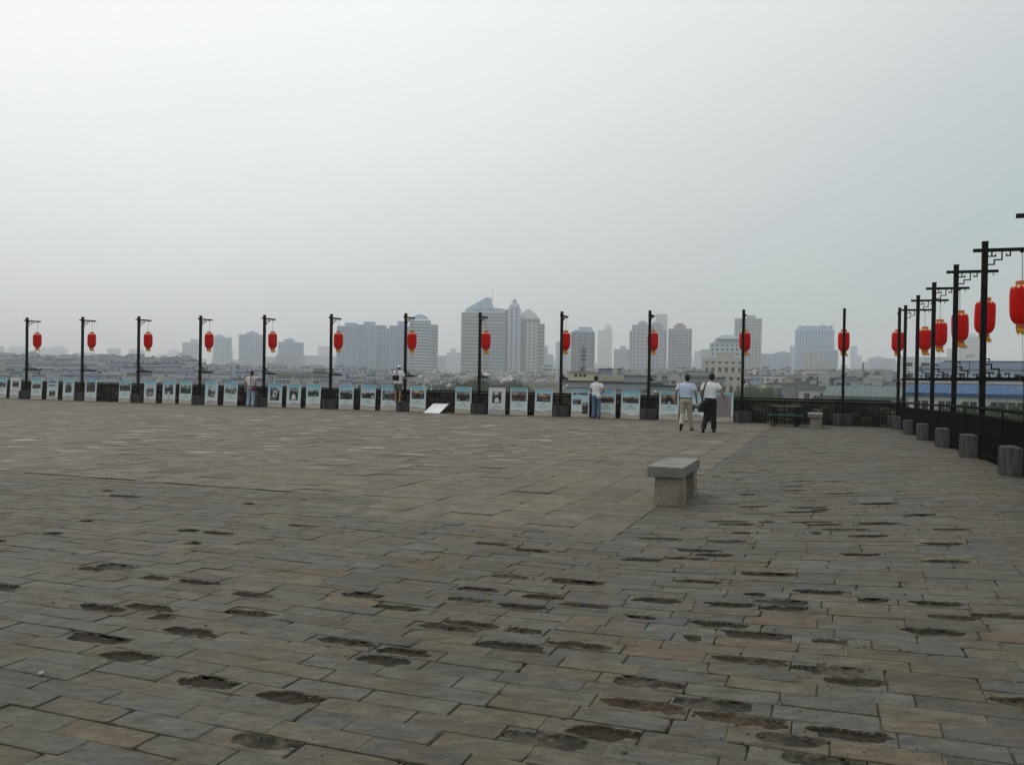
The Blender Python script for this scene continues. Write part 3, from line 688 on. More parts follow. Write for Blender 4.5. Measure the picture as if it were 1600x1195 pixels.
for k, (s, w, kind, phs, feat, lab) in enumerate(PO):
    r = random.Random(k+900); h = 1.06 + r.uniform(-.015, .015); top_hi = 1.0
    g = thing('poster', lab, 'poster', W(s, 32.40), -A + r.uniform(-.015, .015), 'exhibition posters leaning on the far railing')
    g.rotation_euler = (R(-3.0), R(r.uniform(-.6, .6)), g.rotation_euler[2])
    m = MB(); m.box(-w/2, w/2, -.008, .008, 0, h); o = part('sheet', m, M_PRB if kind == 'blue' else M_PRG, g)
    m = MB(); e = .012
    for (a, b_, c, d_) in ((-w/2-e, -w/2, 0, h), (w/2, w/2+e, 0, h), (-w/2-e, w/2+e, h, h+.012)): m.box(a, b_, -.012, .012, c, d_)
    part('frame', m, M_SHEETBACK, g)
    for (x0, x1, z0, z1, tone) in phs:
        if tone == 'text':
            m = MB(); m.box(x0, x1, -.0125, -.0085, z0, z1); part('text_sheet', m, M_LAV, g)
            m = MB(); 
            for (a, b_, c, d_) in ((x0-.015, x0, z0-.015, z1+.015), (x1, x1+.015, z0-.015, z1+.015), (x0, x1, z0-.015, z0), (x0, x1, z1, z1+.015)): m.box(a, b_, -.014, -.0085, c, d_)
            part('dark_border', m, M_INKS, g)
            m = MB(); zz = z1-.06
            while zz > z0+.05:
                x = x0+.04
                while x < x1-.06: q = r.uniform(.01, .05); m.box(x, x+q, -.0145, -.013, zz, zz+.014); x += q+.012
                zz -= .036
            part('text_lines', m, M_LAVI, g, kind='stuff')
            continue
        z0 += .04; z1 += .04
        m = MB(); m.box(x0, x1, -.0125, -.0085, z0, z1); part('photo_print', m, M_PH[tone], g)
        cx = (x0+x1)/2; cz = z0; W2 = (x1-x0)/2; H2 = z1-z0
        def arc(rx, rz_, m, y, cx=cx, cz=cz, a0=0, a1=math.pi):
            m.poly([(cx + rx*math.cos(a1 - (a1-a0)*q/14), y, cz + rz_*math.sin(a1 - (a1-a0)*q/14)) for q in range(15)][::-1])
        if feat in ('arch', 'blackarch', 'tunnel'):
            m = MB(); arc(W2*(.5 if feat != 'tunnel' else .72), H2*(.72 if feat == 'blackarch' else .6), m, -.0135, cz=cz+H2*.08); part('dark_arch', m, M_DARKP, g)
            if feat != 'arch': m = MB(); arc(W2*(.16 if feat == 'blackarch' else .3 if feat == 'arch' else .52), H2*(.2 if feat == 'blackarch' else .34 if feat == 'arch' else .42), m, -.0145, cz=cz+H2*.08); part('light_arch', m, M_LIGHTP, g)
        if feat == 'door': m = MB(); m.poly([(cx-.05, -.0138, cz+.01), (cx+.05, -.0138, cz+.01), (cx+.05, -.0138, cz+.10), (cx, -.0138, cz+.14), (cx-.05, -.0138, cz+.10)]); part('white_doorway', m, M_LIGHTP, g)
        if feat == 'book': m = MB(); m.poly([(cx-.13, -.0138, cz+.20), (cx+.05, -.0138, cz+.12), (cx+.13, -.0138, cz+.38), (cx-.05, -.0138, cz+.46)]); part('white_page', m, M_LIGHTP, g); m = MB(); m.poly([(cx-.06, -.0148, cz+.24), (cx+.03, -.0148, cz+.20), (cx+.07, -.0148, cz+.34), (cx-.02, -.0148, cz+.38)]); part('dark_stamp', m, M_INK, g)
    zl = min(p[2] for p in phs if True)
    if phs[0][4] != 'text' and zl > .28:
        m = MB(); m.box(-.07, .07, -.0105, -.0085, zl-.065, zl-.045); part('caption', m, M_INK, g)
        m = MB()
        for q in range(3):
            x = -.2
            while x < .18: ww = r.uniform(.02, .06); m.box(x, x+ww, -.0105, -.0085, zl-.12-q*.035, zl-.108-q*.035); x += ww+.015
        part('text_lines', m, M_INKS, g, kind='stuff')
# fallen board
g = thing('fallen_board', 'blank white back of a poster board fallen flat against the railing foot', 'poster', W(-15.30, 31.70), -A)
M_ = Matrix.Rotation(R(24), 4, 'X') @ Matrix(((1, .05, 0, 0), (0, 1, 0, 0), (0, 0, 1, 0), (0, 0, 0, 1)))
m = MB(); m.box(-.35, .35, 0, .86, .0, .016, 0, M_); part('board', m, M_SHEETBACK, g)
m = MB(); m.box(-.36, .36, -.012, -.001, 0, .022, 0, M_); m.box(-.36, .36, .861, .872, 0, .022, 0, M_); part('frame', m, M_SHEETBACK, g)

# ------------------------------------------------------------------ stone benches, green table
def stone_bench(label, s, t, dz=0):
    g = thing('stone_bench', label, 'bench', W(s, t, dz), -A, 'stone slab benches on the plaza')
    r = random.Random(3)
    def slab(x0, x1, y0, y1, z0, z1, c=.008, tx=0):
        m = MB(); n = 6
        def ring(z, q, e=0): 
            P = []
            for (ax, ay, bx, by) in ((x0, y0, x1, y0), (x1, y0, x1, y1), (x1, y1, x0, y1), (x0, y1, x0, y0)):
                for i in range(n):
                    k = i/n; x = ax+(bx-ax)*k; y = ay+(by-ay)*k; cx, cy = (x0+x1)/2, (y0+y1)/2
                    j = .007*noise.noise(Vector((x*9, y*9, z*9)))
                    P.append((cx + (x-cx)*(1 - q/(x1-x0)*2 + e) + j, cy + (y-cy)*(1 - q/(y1-y0)*2 + e) + j, z))
            return P
        m.rings([ring(z0, c, tx), ring(z0+c, 0, tx), ring(z1-c, 0), ring(z1, c)]); return m
    part('seat', slab(0, .45, 0, 1.36, .355, .49), M_STONE, g)
    part('leg', slab(.085, .43, .07, .33, -.01, .356, .006, .06), M_STONEB, g)
    part('leg', slab(.085, .43, .98, 1.24, -.01, .356, .006, .06), M_STONEB, g)
    return g
stone_bench('large grey stone slab bench on two thick legs standing alone on the open paving', -2.2, 10.76)
stone_bench('small distant stone bench beside the green table near the railing', -.875, 29.95)
g = thing('picnic_table', 'green slatted park table with attached bench before the brick parapet', 'table', W(-1.62, 30.5), -A)
def slat(y, z, x0, x1, n, w=.07, zt=.03):
    for i in range(n):
        m = MB(); m.box(x0, x1, y + i*(w+.012), y + i*(w+.012) + w, z, z+zt); part('slat', m, M_GREEN, g)
slat(0, .36, -.58, .58, 3); slat(.42, .66, -.52, .52, 6); slat(1.12, .36, -.58, .58, 3)
for x in (-.42, -.33, .33, .42):
    m = MB(); m.tube([(x, .10, 0), (x, .10, .36)], .022, 6); m.tube([(x, .10, .30), (x, .55, .64)], .018, 6); m.tube([(x, 1.22, 0), (x, 1.22, .36)], .022, 6); m.tube([(x, 1.22, .30), (x, .75, .64)], .018, 6)
    m.box(x-.02, x+.02, .05, 1.3, .325, .355); part('leg', m, M_BLACK, g)

# ------------------------------------------------------------------ people
M_SKIN = mat('skin', (.36, .20, .135), .55, .08, 20); M_HAIR = mat('black_hair', (.012, .010, .010), .5, .3, 60, .5); M_SHOE = mat('black_shoe', (.015, .014, .013), .4)
def cloth(name, c, r=.9): return mat(name, c, r, .10, 9, .9, stretch=(1.5, 1.5, .7))
def ell_rings(mb, rg, n=18):       # rg: (cx, cy, cz, rx, ry)
    mb.rings([[(cx + rx*math.cos(2*math.pi*j/n), cy + ry*math.sin(2*math.pi*j/n), cz) for j in range(n)] for cx, cy, cz, rx, ry in rg])
def ball(mb, c, r, n=12):
    rg = []
    for i in range(1, 8):
        a = math.pi*i/8; rg.append((c[0], c[1], c[2] - math.cos(a)*r[2], math.sin(a)*r[0], math.sin(a)*r[1]))
    ell_rings(mb, rg, n)
def fuse(name, mb, m, parent, vox=.012, smooth=3):
    o = part(name, mb, m, parent, True)
    md = o.modifiers.new('Remesh', 'REMESH'); md.mode = 'VOXEL'; md.voxel_size = vox; md.use_smooth_shade = True
    if smooth: s = o.modifiers.new('Smooth', 'SMOOTH'); s.iterations = smooth; s.factor = .5
    return o
def hand(mb, w, d, side, s=1.0):
    w = Vector(w); d = Vector(d).normalized(); up = Vector((0, 0, 1)); a = d.cross(up); a = Vector((0, 1, 0)) if a.length < .3 else a.normalized(); a = Vector((0, 1, 0)) - d*d.y; a.normalize(); nrm_ = d.cross(a)
    p = w + d*.045; mb.tube([w, w + d*.03, w + d*.085], [.026, .034, .034], 8)
    for i, (o_, l) in enumerate(((.030, .062), (.010, .075), (-.010, .070), (-.030, .055))):
        b = w + d*.08 + a*o_; mb.tube([b, b + d*l*.55 + nrm_*.004*side, b + d*l - a*0 + nrm_*.018*side], [.0115, .0105, .008], 6)
    b = w + d*.03 + a*.032; mb.tube([b, b + d*.028 + a*.022, b + d*.058 + a*.028], [.013, .012, .009], 6)
def person(label, s, t, z, rz, P):
    g = thing('person', label, 'person', W(s, t, z), rz); H = P.get('h', 1.0); g.scale = (H, H, H)
    lean = P.get('lean', 0); hx, hy, hz = P.get('head', (0, .02, 1.60)); sw = .185*P.get('build', 1)
    B = P.get('build', 1)
    sh = {-1: Vector((-sw, lean, 1.385)), 1: Vector((sw, lean, 1.385))}
    el = {k: Vector(P['elbow'][k]) for k in (-1, 1)}; wr = {k: Vector(P['wrist'][k]) for k in (-1, 1)}
    hp = {-1: Vector((-.09, 0, .90)), 1: Vector((.09, 0, .90))}; kn = {k: Vector(P['knee'][k]) for k in (-1, 1)}; an = {k: Vector(P['ankle'][k]) for k in (-1, 1)}
    m = MB()                       # the body: one continuous surface
    ell_rings(m, [(0, 0, .84, .12, .09), (0, 0, .92, .145, .10), (0, lean*.3, 1.05, .13, .09), (0, lean*.7, 1.22, .16, .105), (0, lean, 1.34, .165, .09), (0, lean, 1.42, .09, .065), (0, lean+.005, 1.46, .055, .055)])
    m.tube([(0, lean, 1.40), (hx*.6, (lean+hy)/2, 1.49), (hx, hy-.01, hz-.05)], [.06, .054, .056], 12)
    ball(m, (hx, hy-.005, hz+.015), (.077, .095, .105), 16); ball(m, (hx, hy+.035, hz-.055), (.055, .055, .055), 12)
    m.tube([(hx, hy+.085, hz+.02), (hx, hy+.112, hz-.02), (hx, hy+.09, hz-.03)], [.010, .014, .012], 6)
    for k in (-1, 1): ball(m, (hx + k*.079, hy, hz-.005), (.014, .022, .033), 8)
    m.poly([(hx-.02, hy+.098, hz-.055), (hx+.02, hy+.098, hz-.055), (hx, hy+.10, hz-.062)])
    for k in (-1, 1):
        m.tube([sh[k] - Vector((k*.04, 0, .01)), sh[k]*.5 + el[k]*.5, el[k]], [.052, .046, .040], 10)
        m.tube([el[k], el[k]*.6 + wr[k]*.4, wr[k]], [.040, .038, .026], 10)
        hand(m, wr[k], wr[k]-el[k], k)
        m.tube([hp[k], hp[k]*.5 + kn[k]*.5, kn[k]], [.075, .066, .052], 10)
        m.tube([kn[k], kn[k]*.65 + an[k]*.35, an[k]], [.052, .054, .036], 10)
        ball(m, an[k] + Vector((0, .03, -.03)), (.035, .07, .03), 8)
    fuse('body', m, M_SKIN, g, .009, 1)
    # hair
    m = MB(); ball(m, (hx, hy-.02, hz+.035), (.088, .098, .105), 16); ball(m, (hx, hy-.045, hz-.02), (.072, .06, .075), 12)
    rh = random.Random(int(s*100))
    if not P.get('cap'):
        for q in range(26):
            a = rh.uniform(0, 6.28); e = rh.uniform(-.1, 1.3); d = Vector((math.cos(a)*math.cos(e)*.088, math.sin(a)*math.cos(e)*.098 - .01, math.sin(e)*.105))
            c = Vector((hx, hy-.02, hz+.035)) + d*.93
            if d.y < .05 or d.z > .06: m.tube([c, c + d*.10 + Vector((rh.uniform(-.01, .01), -.008, -.01))], [.017, .008], 6)
    fuse('hair', m, M_HAIR, g, .009, 1)
    # shirt
    m = MB(); bt = P.get('hem', .97); fl = P.get('flare', 0)
    ell_rings(m, [(0, 0, bt, (.165+fl)*B, .118+fl), (0, 0, bt+.03, (.172+fl)*B, .125+fl), (0, lean*.3, 1.08, .168*B, .122), (.004, lean*.6, 1.2, .188*B, .132), (0, lean*.9, 1.31, .198*B, .128), (0, lean, 1.375, .185*B, .105), (0, lean, 1.425, .115*B, .078), (0, lean, 1.452, .066, .064)], 28)
    for k in (-1, 1):
        ball(m, sh[k] - Vector((k*.015, 0, .012)), (.066, .062, .058), 12)
        f = P.get('sleeve', .62); e_ = sh[k]*(1-f) + el[k]*f; q = (el[k]-sh[k]).normalized()
        m.tube([sh[k] - q*.02, sh[k]*.6 + e_*.4, e_, e_ + q*.012], [.062, .067, .072, .068], 14)
    m.tube([(-.05, lean-.045, 1.45), (0, lean-.062, 1.462), (.05, lean-.045, 1.45)], .015, 6)
    so = fuse('shirt', m, P['shirt'], g, .011, 4)
    tx = bpy.data.textures.get('folds') or bpy.data.textures.new('folds', 'CLOUDS'); tx.noise_scale = .11; tx.noise_depth = 2
    dm = so.modifiers.new('Displace', 'DISPLACE'); dm.texture = tx; dm.strength = .028; dm.mid_level = .5; dm.texture_coords = 'LOCAL'
    # trousers or shorts
    m = MB(); r1, r2, r3 = P.get('legs', (.098, .074, .078))
    ell_rings(m, [(0, 0, .82, .150*B, .105), (0, -.01, .90, .172*B, .128), (0, 0, .97, .162*B, .116), (0, 0, 1.0, .158*B, .112)], 24)
    for k in (-1, 1):
        if P.get('shorts'):
            m.tube([hp[k], hp[k]*.5 + kn[k]*.5, kn[k]*.92 + hp[k]*.08], [.098, .100, .096], 14)
        else:
            b = an[k]*.96 + kn[k]*.04; d = (an[k]-kn[k]).normalized()
            m.tube([hp[k], hp[k]*.5 + kn[k]*.5, kn[k]], [r1, (r1+r2)/2, r2], 14); m.tube([kn[k], kn[k]*.5 + b*.5, b, b + d*.02], [r2, (r2+r3)/2 - .004, r3, r3-.006], 14)
    to = fuse('shorts' if P.get('shorts') else 'trousers', m, P['pants'], g, .011, 3)
    dm = to.modifiers.new('Displace', 'DISPLACE'); dm.texture = tx; dm.strength = .022; dm.texture_coords = 'LOCAL'
    m = MB(); ell_rings(m, [(0, 0, .965, .168*B, .122), (0, 0, .968, .172*B, .126), (0, 0, .998, .170*B, .124), (0, 0, 1.0, .165*B, .118)], 24)
    if P.get('belt'): part('belt', m, P['belt'], g, True)
    for k in (-1, 1):
        m = MB(); a = P.get('pitch', {}).get(k, 0); Mx = Matrix.Translation(an[k]) @ Matrix.Rotation(a, 4, 'X') @ Matrix.Rotation(R(P.get('toe', 6))*-k, 4, 'Z')
        rg = []
        for (y, w_, h0, h1) in ((-.075, .020, -.078, -.03), (-.06, .036, -.085, .0), (-.01, .040, -.085, .012), (.05, .040, -.085, -.02), (.11, .046, -.085, -.038), (.165, .038, -.082, -.048), (.19, .018, -.076, -.058)):
            rg.append([Mx @ Vector((w_*math.cos(q), y, (h0+h1)/2 + (h1-h0)/2*math.sin(q))) for q in [2*math.pi*j/12 for j in range(12)]])
        m.rings(rg); part('shoe', m, P.get('shoe', M_SHOE), g, True)
    return g
# blue shirt walker: left foot trailing, sole showing
person('man in a pale blue short sleeved shirt and beige trousers walking away with arms down', -4.28, 26.55, 0, -A + R(4), dict(
    build=1.10, h=1.0, head=(.035, .05, 1.575), lean=.02, elbow={-1: (-.30, -.02, 1.13), 1: (.29, -.03, 1.13)}, wrist={-1: (-.33, .05, .88), 1: (.32, .06, .90)},
    knee={-1: (-.10, .04, .50), 1: (.11, .10, .50)}, ankle={-1: (-.105, -.24, .17), 1: (.17, .16, .086)}, pitch={-1: R(-58), 1: R(4)},
    shirt=cloth('pale_blue_shirt', (.56, .64, .80)), pants=cloth('beige_trousers', (.43, .39, .30)), belt=M_SHOE, legs=(.108, .082, .078)))
g = person('man in white shirt and black trousers walking away, right arm swung out', -3.48, 26.0, 0, -A - R(2), dict(
    build=1.0, h=1.02, head=(.03, .05, 1.585), lean=.02, elbow={-1: (-.27, .0, 1.13), 1: (.32, .0, 1.16)}, wrist={-1: (-.235, .12, .93), 1: (.42, .10, .95)},
    knee={-1: (-.11, .03, .50), 1: (.09, .08, .50)}, ankle={-1: (-.14, -.22, .14), 1: (.10, .10, .086)}, pitch={-1: R(-52), 1: R(4)},
    shirt=cloth('white_shirt', (.80, .80, .82)), pants=cloth('black_trousers', (.012, .012, .015)), belt=M_SHOE, legs=(.104, .080, .082)))
bagp = W(-3.48, 26.0); Mg = Matrix.Translation(bagp) @ Matrix.Rotation(-A - R(2), 4, 'Z')
M_BAG = mat('black_nylon', (.014, .014, .016), .7, .3, 30)
def bag(name, label, s, t, z, rz, parts_, category='bag'):
    g = thing(name, label, category, W(s, t, z), rz)
    for nm, mb, m_ in parts_: part(nm, mb, m_, g, True)
    return g
m = MB(); ell_rings(m, [(-.235, -.02, .60, .075, .12), (-.235, -.02, .62, .085, .14), (-.24, -.02, .80, .085, .14), (-.235, -.02, .86, .07, .12)], 12)
st_ = MB()
def strap(mb, pts, w=.02, th=.005):
    P = [Vector(p) for p in pts]; rg = []
    for i, p in enumerate(P):
        t = (P[min(i+1, len(P)-1)] - P[max(i-1, 0)]).normalized(); a = t.cross(Vector((0, 1, 0))); a = a.normalized() if a.length > .2 else Vector((1, 0, 0)); b = Vector((0, 1, 0))
        rg.append([p - a*w - b*th, p + a*w - b*th, p + a*w + b*th, p - a*w + b*th])
    mb.rings(rg)
strap(st_, [(-.235, -.05, .86), (-.20, -.155, 1.05), (-.165, -.16, 1.2), (-.14, -.14, 1.36), (-.125, -.06, 1.455), (-.12, .03, 1.46)], .018)
pl = MB(); ell_rings(pl, [(-.20, -.12, .46, .02, .012), (-.195, -.12, .50, .035, .015), (-.20, -.12, .565, .032, .015), (-.2, -.12, .60, .015, .01)], 10)
bag('shoulder_bag', 'black shoulder bag hanging at the left of the man in black trousers', -3.48, 26.0, 0, -A - R(2), [('pouch', m, M_BAG), ('strap', st_, M_BAG), ('white_paper', pl, M_SHEETBACK)])
# man with the camera raised at the railing, left
person('man in white shirt and light blue jeans at the railing, right hand at his face', -24.28, 31.95, 0, -A + R(6), dict(
    build=1.05, h=.94, head=(.03, .07, 1.575), lean=.03, elbow={-1: (-.31, -.01, 1.12), 1: (.36, .12, 1.34)}, wrist={-1: (-.29, .03, .87), 1: (.13, .20, 1.50)},
    knee={-1: (-.12, .03, .50), 1: (.12, .02, .50)}, ankle={-1: (-.13, -.03, .086), 1: (.12, -.04, .086)}, sleeve=.72,
    shirt=cloth('cream_shirt', (.70, .65, .62)), pants=cloth('light_jeans', (.33, .42, .52)), belt=M_SHOE, legs=(.100, .086, .088), shoe=mat('pale_shoe', (.4, .38, .35), .7)))
m = MB(); ell_rings(m, [(.20, -.12, .72, .06, .04), (.20, -.12, .74, .10, .06), (.20, -.125, .84, .11, .065), (.20, -.12, .90, .09, .05), (.20, -.12, .915, .05, .03)], 14)
st_ = MB(); strap(st_, [(.11, -.12, .90), (.09, -.16, 1.05), (.075, -.165, 1.25), (.06, -.13, 1.38), (.05, -.05, 1.46)], .014); strap(st_, [(.25, -.10, .90), (.19, -.14, 1.10), (.14, -.15, 1.3), (.08, -.08, 1.45)], .009)
bag('shoulder_bag', 'small maroon shoulder bag at the hip of the man in light jeans', -24.28, 31.95, 0, -A + R(6), [('pouch', m, mat('maroon_leather', (.16, .012, .04), .5)), ('strap', st_, M_BAG)])
# man standing on the drum base
def camo():
    m = mat('camo', (.10, .11, .085), .9, .3, 20); n = m.node_tree
    return mat('camo_cloth', (.16, .165, .14), .9, .2, 12, dirt=((.045, .05, .04), 14, .46, .54, .9))
M_WCAP = cloth('white_cap', (.70, .70, .70))
person('man in white cap, white shirt and grey shorts standing on a drum base', -17.17, 32.30, .41, -A, dict(
    build=1.02, h=.90, head=(.0, .13, 1.56), lean=.05, cap=True, elbow={-1: (-.27, .06, 1.13), 1: (.29, .10, 1.14)}, wrist={-1: (-.22, .24, 1.05), 1: (.30, .30, 1.02)},
    knee={-1: (-.10, .03, .50), 1: (.11, .03, .50)}, ankle={-1: (-.11, -.02, .086), 1: (.12, -.02, .086)}, shorts=True, hem=.83, flare=.02, sleeve=.75,
    shirt=cloth('long_white_shirt', (.78, .78, .82)), pants=camo(), shoe=mat('grey_shoe', (.35, .36, .36), .7)))
cp = thing('cap', 'white brimmed cap on the head of the man standing on the drum', 'hat', W(-17.17, 32.30, .41), -A); cp.scale = (.9,)*3
m = MB(); ball(m, (0, .115, 1.615), (.102, .112, .082), 18); part('crown', m, M_WCAP, cp, True)
m = MB(); ell_rings(m, [(0, .125, 1.583, .135, .155), (0, .125, 1.590, .138, .158), (0, .125, 1.596, .11, .12)], 20); part('brim', m, M_WCAP, cp, True)
bk = thing('backpack', 'small black backpack with crossed straps on the man in the white cap', 'backpack', W(-17.17, 32.30, .41), -A); bk.scale = (.9,)*3
m = MB(); rg = []
for (z, w_, d_) in ((.98, .10, .03), (1.0, .14, .05), (1.1, .155, .06), (1.2, .15, .055), (1.225, .12, .04)):
    rg.append([(-w_ - .02, -.12, z), (w_ - .02, -.12, z), (w_ - .03, -.12 - 2*d_, z), (-w_ - .01, -.12 - 2*d_, z)])
m.rings(rg); part('pouch', m, M_BAG, bk)
m = MB(); strap(m, [(-.12, -.15, 1.22), (-.06, -.135, 1.31), (-.01, -.10, 1.38), (.05, .0, 1.45)], .014); strap(m, [(.09, -.15, 1.22), (.04, -.14, 1.31), (-.01, -.105, 1.37), (-.08, .0, 1.45)], .014); part('strap', m, M_BAG, bk)
# man at the railing, right of the ninth pole
person('man in white tee and blue jeans at the railing with hand on hip', -8.52, 31.9, 0, -A, dict(
    build=.95, h=.94, head=(-.03, .09, 1.59), lean=.04, elbow={-1: (-.25, .07, 1.12), 1: (.33, -.02, 1.14)}, wrist={-1: (-.20, .26, 1.04), 1: (.21, .05, 1.00)},
    knee={-1: (-.09, .02, .50), 1: (.12, .02, .50)}, ankle={-1: (-.09, -.02, .086), 1: (.13, -.03, .086)}, hem=.93, flare=.01, sleeve=.62,
    shirt=cloth('white_tee', (.74, .74, .75)), pants=cloth('blue_jeans', (.10, .18, .28)), legs=(.094, .076, .080)))
m = MB(); ball(m, (.15, -.17, .84), (.10, .07, .10), 12); m.tube([(.15, -.15, .92), (.16, -.13, .99), (.17, -.10, 1.0)], [.03, .018, .012], 7)
o = fuse('plastic_bag', m, mat('white_plastic_bag', (.62, .60, .60), .35, .1, 14, .8), None, .012, 1); o.location = W(-8.52, 31.9); o.rotation_euler = (0, 0, -A)
tag(o, 'crumpled white plastic bag hanging at the hip of the man in blue jeans', 'bag')

# ------------------------------------------------------------------ the city beyond
MC = {}
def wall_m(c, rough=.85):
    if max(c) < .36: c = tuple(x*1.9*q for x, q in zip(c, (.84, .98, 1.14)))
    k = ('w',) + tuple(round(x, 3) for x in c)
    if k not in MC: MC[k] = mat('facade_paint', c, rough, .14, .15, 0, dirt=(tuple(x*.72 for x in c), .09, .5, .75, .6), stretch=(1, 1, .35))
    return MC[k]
def glass_m(c):
    k = ('g',) + tuple(round(x, 3) for x in c)
    if k not in MC: MC[k] = mat('window_glass', tuple(x*.55 for x in c), .35, .3, .4, 0, spec=.35)
    return MC[k]
def roof_m(c):
    k = ('r',) + tuple(round(x, 3) for x in c)
    if k not in MC: MC[k] = mat('roof_tiles', c, .85, .22, 1.2, .3, stretch=(3, 1, 1))
    return MC[k]
GZ = -14.0
def frame_at(u0, u1, Y, turn):
    c = px((u0+u1)/2, 590, Y); k = Y/F*math.hypot(1, c.x/Y)*math.hypot(1, c.x/Y)
    rz = -math.atan2(c.x, c.y) + turn; return c, Y/F*math.sqrt(1 + (c.x/Y)**2), rz
def tower(label, u0, u1, vt, Y, wc, gc, floor_h=3.2, col_w=3.4, style='grid', turn=0, dep=.7, crowns=(), group=None, cat='tower block', name='tower', ac=False, extra=None, base=None):
    """a block: glass core with proud floor slabs and piers; crowns = (u0, u1, vtop, y-share, kind)"""
    c, k, rz = frame_at(u0, u1, Y, turn)
    w = (u1-u0)*k / (math.cos(abs(turn)) + dep*math.sin(abs(turn))); d = w*dep; zt = px((u0+u1)/2, vt, Y).z
    zb = GZ if base is None else base
    g = thing(name, label, cat, (c.x, c.y, 0), rz, group); x0, x1, y0, y1 = -w/2, w/2, 0, d
    m = MB(); m.box(x0, x1, y0, y1, zb, zt - .3); part('glazing', m, glass_m(gc), g, kind='stuff')
    m = MB(); n = max(2, int((zt - zb)/floor_h)); fh = (zt - zb)/n
    sh_ = {'grid': .48, 'bands': .46, 'ribs': .30, 'glass': .18, 'balcony': .42}[style]
    for i in range(n):
        z = zb + fh*i; m.box(x0-.15, x1+.15, y0-.15, y1+.15, z, z + fh*sh_)
    m.box(x0-.3, x1+.3, y0-.3, y1+.3, zt - .9, zt + .5)
    def piers(wd, axis):
        nc = max(2, round(wd/col_w)); pw = {'grid': .5, 'bands': .10, 'ribs': .62, 'glass': .10, 'balcony': .3}[style]*wd/nc/2
        for i in range(nc+1):
            p = -wd/2 + wd*i/nc
            if style == 'bands' and 0 < i < nc and i % 6: continue
            q = pw*(1.4 if i in (0, nc) else 1)
            e = .28 if style != 'ribs' else (.9 if i % 3 == 0 else .35)
            if axis == 'x':
                for ya, yb in ((y0-e, y0+.05), (y1-.05, y1+e)): m.box(max(x0-.33, p-q), min(x1+.33, p+q), ya, yb, zb, zt-.95)
            else:
                for xa, xb in ((x0-e-.03, x0+.05), (x1-.05, x1+e+.03)): m.box(xa, xb, max(y0-.36, y0+d/2+p-q), min(y1+.36, y0+d/2+p+q), zb, zt-.93)
    piers(w, 'x'); piers(d, 'y')
    if style == 'balcony':
        for cx in (-.30, .30):
            for i in range(n): z = zb + fh*i; m.box(cx*w - w*.09, cx*w + w*.09, y0-1.6, y0, z, z + 1.15)
    part('wall', m, wall_m(wc), g)
    if ac:
        m = MB(); r = random.Random(int(u0)); 
        for q in range(int(n*2)): xx = r.uniform(x0+1, x1-1); z = zb + fh*r.randrange(n) + fh*.1; m.box(xx-.5, xx+.5, y0-.8, y0-.2, z, z+.7)
        part('air_conditioner', m, wall_m((.5, .5, .48)), g, kind='stuff')
    um = (u0+u1)/2
    for cw in crowns:
        a, b, v, ys, kind = cw[:5]; cc = cw[5] if len(cw) > 5 else wc
        X0, X1 = (a-um)*k, (b-um)*k; Z = px(um, v, Y).z; Y0, Y1 = d*(.5-ys/2), d*(.5+ys/2); m = MB()
        zb_ = zt + .4
        if kind == 'box': m.box(X0, X1, Y0, Y1, zb_, Z); m.box(X0-.3, X1+.3, Y0-.3, Y1+.3, Z-.6, Z+.1)
        elif kind == 'low': m.box(X0, X1, -.4, Y1, zb_ - (zb_-Z) - 30, Z)
        elif kind == 'dome':
            R_ = (X1-X0)/2; n_ = 18; hh = Z - zb_
            m.lathe([(R_*math.cos(q*math.pi/14), zb_ + hh*math.sin(q*math.pi/14)) for q in range(7)] + [(.1, Z)], n_, c=((X0+X1)/2, (Y0+Y1)/2))
        elif kind == 'hip':
            q = .32; m.rings([[(X0, Y0, zb_), (X1, Y0, zb_), (X1, Y1, zb_), (X0, Y1, zb_)], [(X0+(X1-X0)*q, Y0+(Y1-Y0)*q, Z), (X1-(X1-X0)*q, Y0+(Y1-Y0)*q, Z), (X1-(X1-X0)*q, Y1-(Y1-Y0)*q, Z), (X0+(X1-X0)*q, Y1-(Y1-Y0)*q, Z)]])
        elif kind == 'pyr':
            q = .46; m.rings([[(X0, Y0, zb_), (X1, Y0, zb_), (X1, Y1, zb_), (X0, Y1, zb_)], [(X0+(X1-X0)*q, Y0+(Y1-Y0)*q, Z), (X1-(X1-X0)*q, Y0+(Y1-Y0)*q, Z), (X1-(X1-X0)*q, Y1-(Y1-Y0)*q, Z), (X0+(X1-X0)*q, Y1-(Y1-Y0)*q, Z)]])
        elif kind == 'arc':
            ol = [(X0, zb_ + (Z-zb_)*.35)] + [(X0 + (X1-X0)*q/10, zb_ + (Z-zb_)*(.45 + .55*math.sin(math.pi*q/10))) for q in range(11)] + [(X1, zb_ + (Z-zb_)*.35)]
            m.prism(ol, Y0, Y1)
            for q in range(9): xx = X0 + (X1-X0)*(q+.5)/9; m.box(xx-.3, xx+.3, Y0+.1, Y0+.7, zb_, zb_ + (Z-zb_)*.4)
        elif kind == 'mast': m.lathe([(.5, zb_), (.3, (zb_+Z)/2), (.08, Z)], 6, c=((X0+X1)/2, (Y0+Y1)/2))
        elif kind == 'ragged':
            r = random.Random(3); q = X0
            while q < X1 - 1: ww = r.uniform(2, 5); m.box(q, min(X1, q+ww*.75), Y0, Y1, zb_, zb_ + (Z-zb_)*r.uniform(.35, 1)); q += ww
            m.box(X0-1.5, X1+1.5, Y0-1, Y1+1, zb_ + (Z-zb_)*.45, zb_ + (Z-zb_)*.55)
        part({'box': 'rooftop_box', 'dome': 'dome', 'hip': 'roof', 'pyr': 'roof', 'arc': 'roof_arch', 'mast': 'mast', 'ragged': 'crown', 'low': 'annex'}[kind], m, wall_m(cc), g)
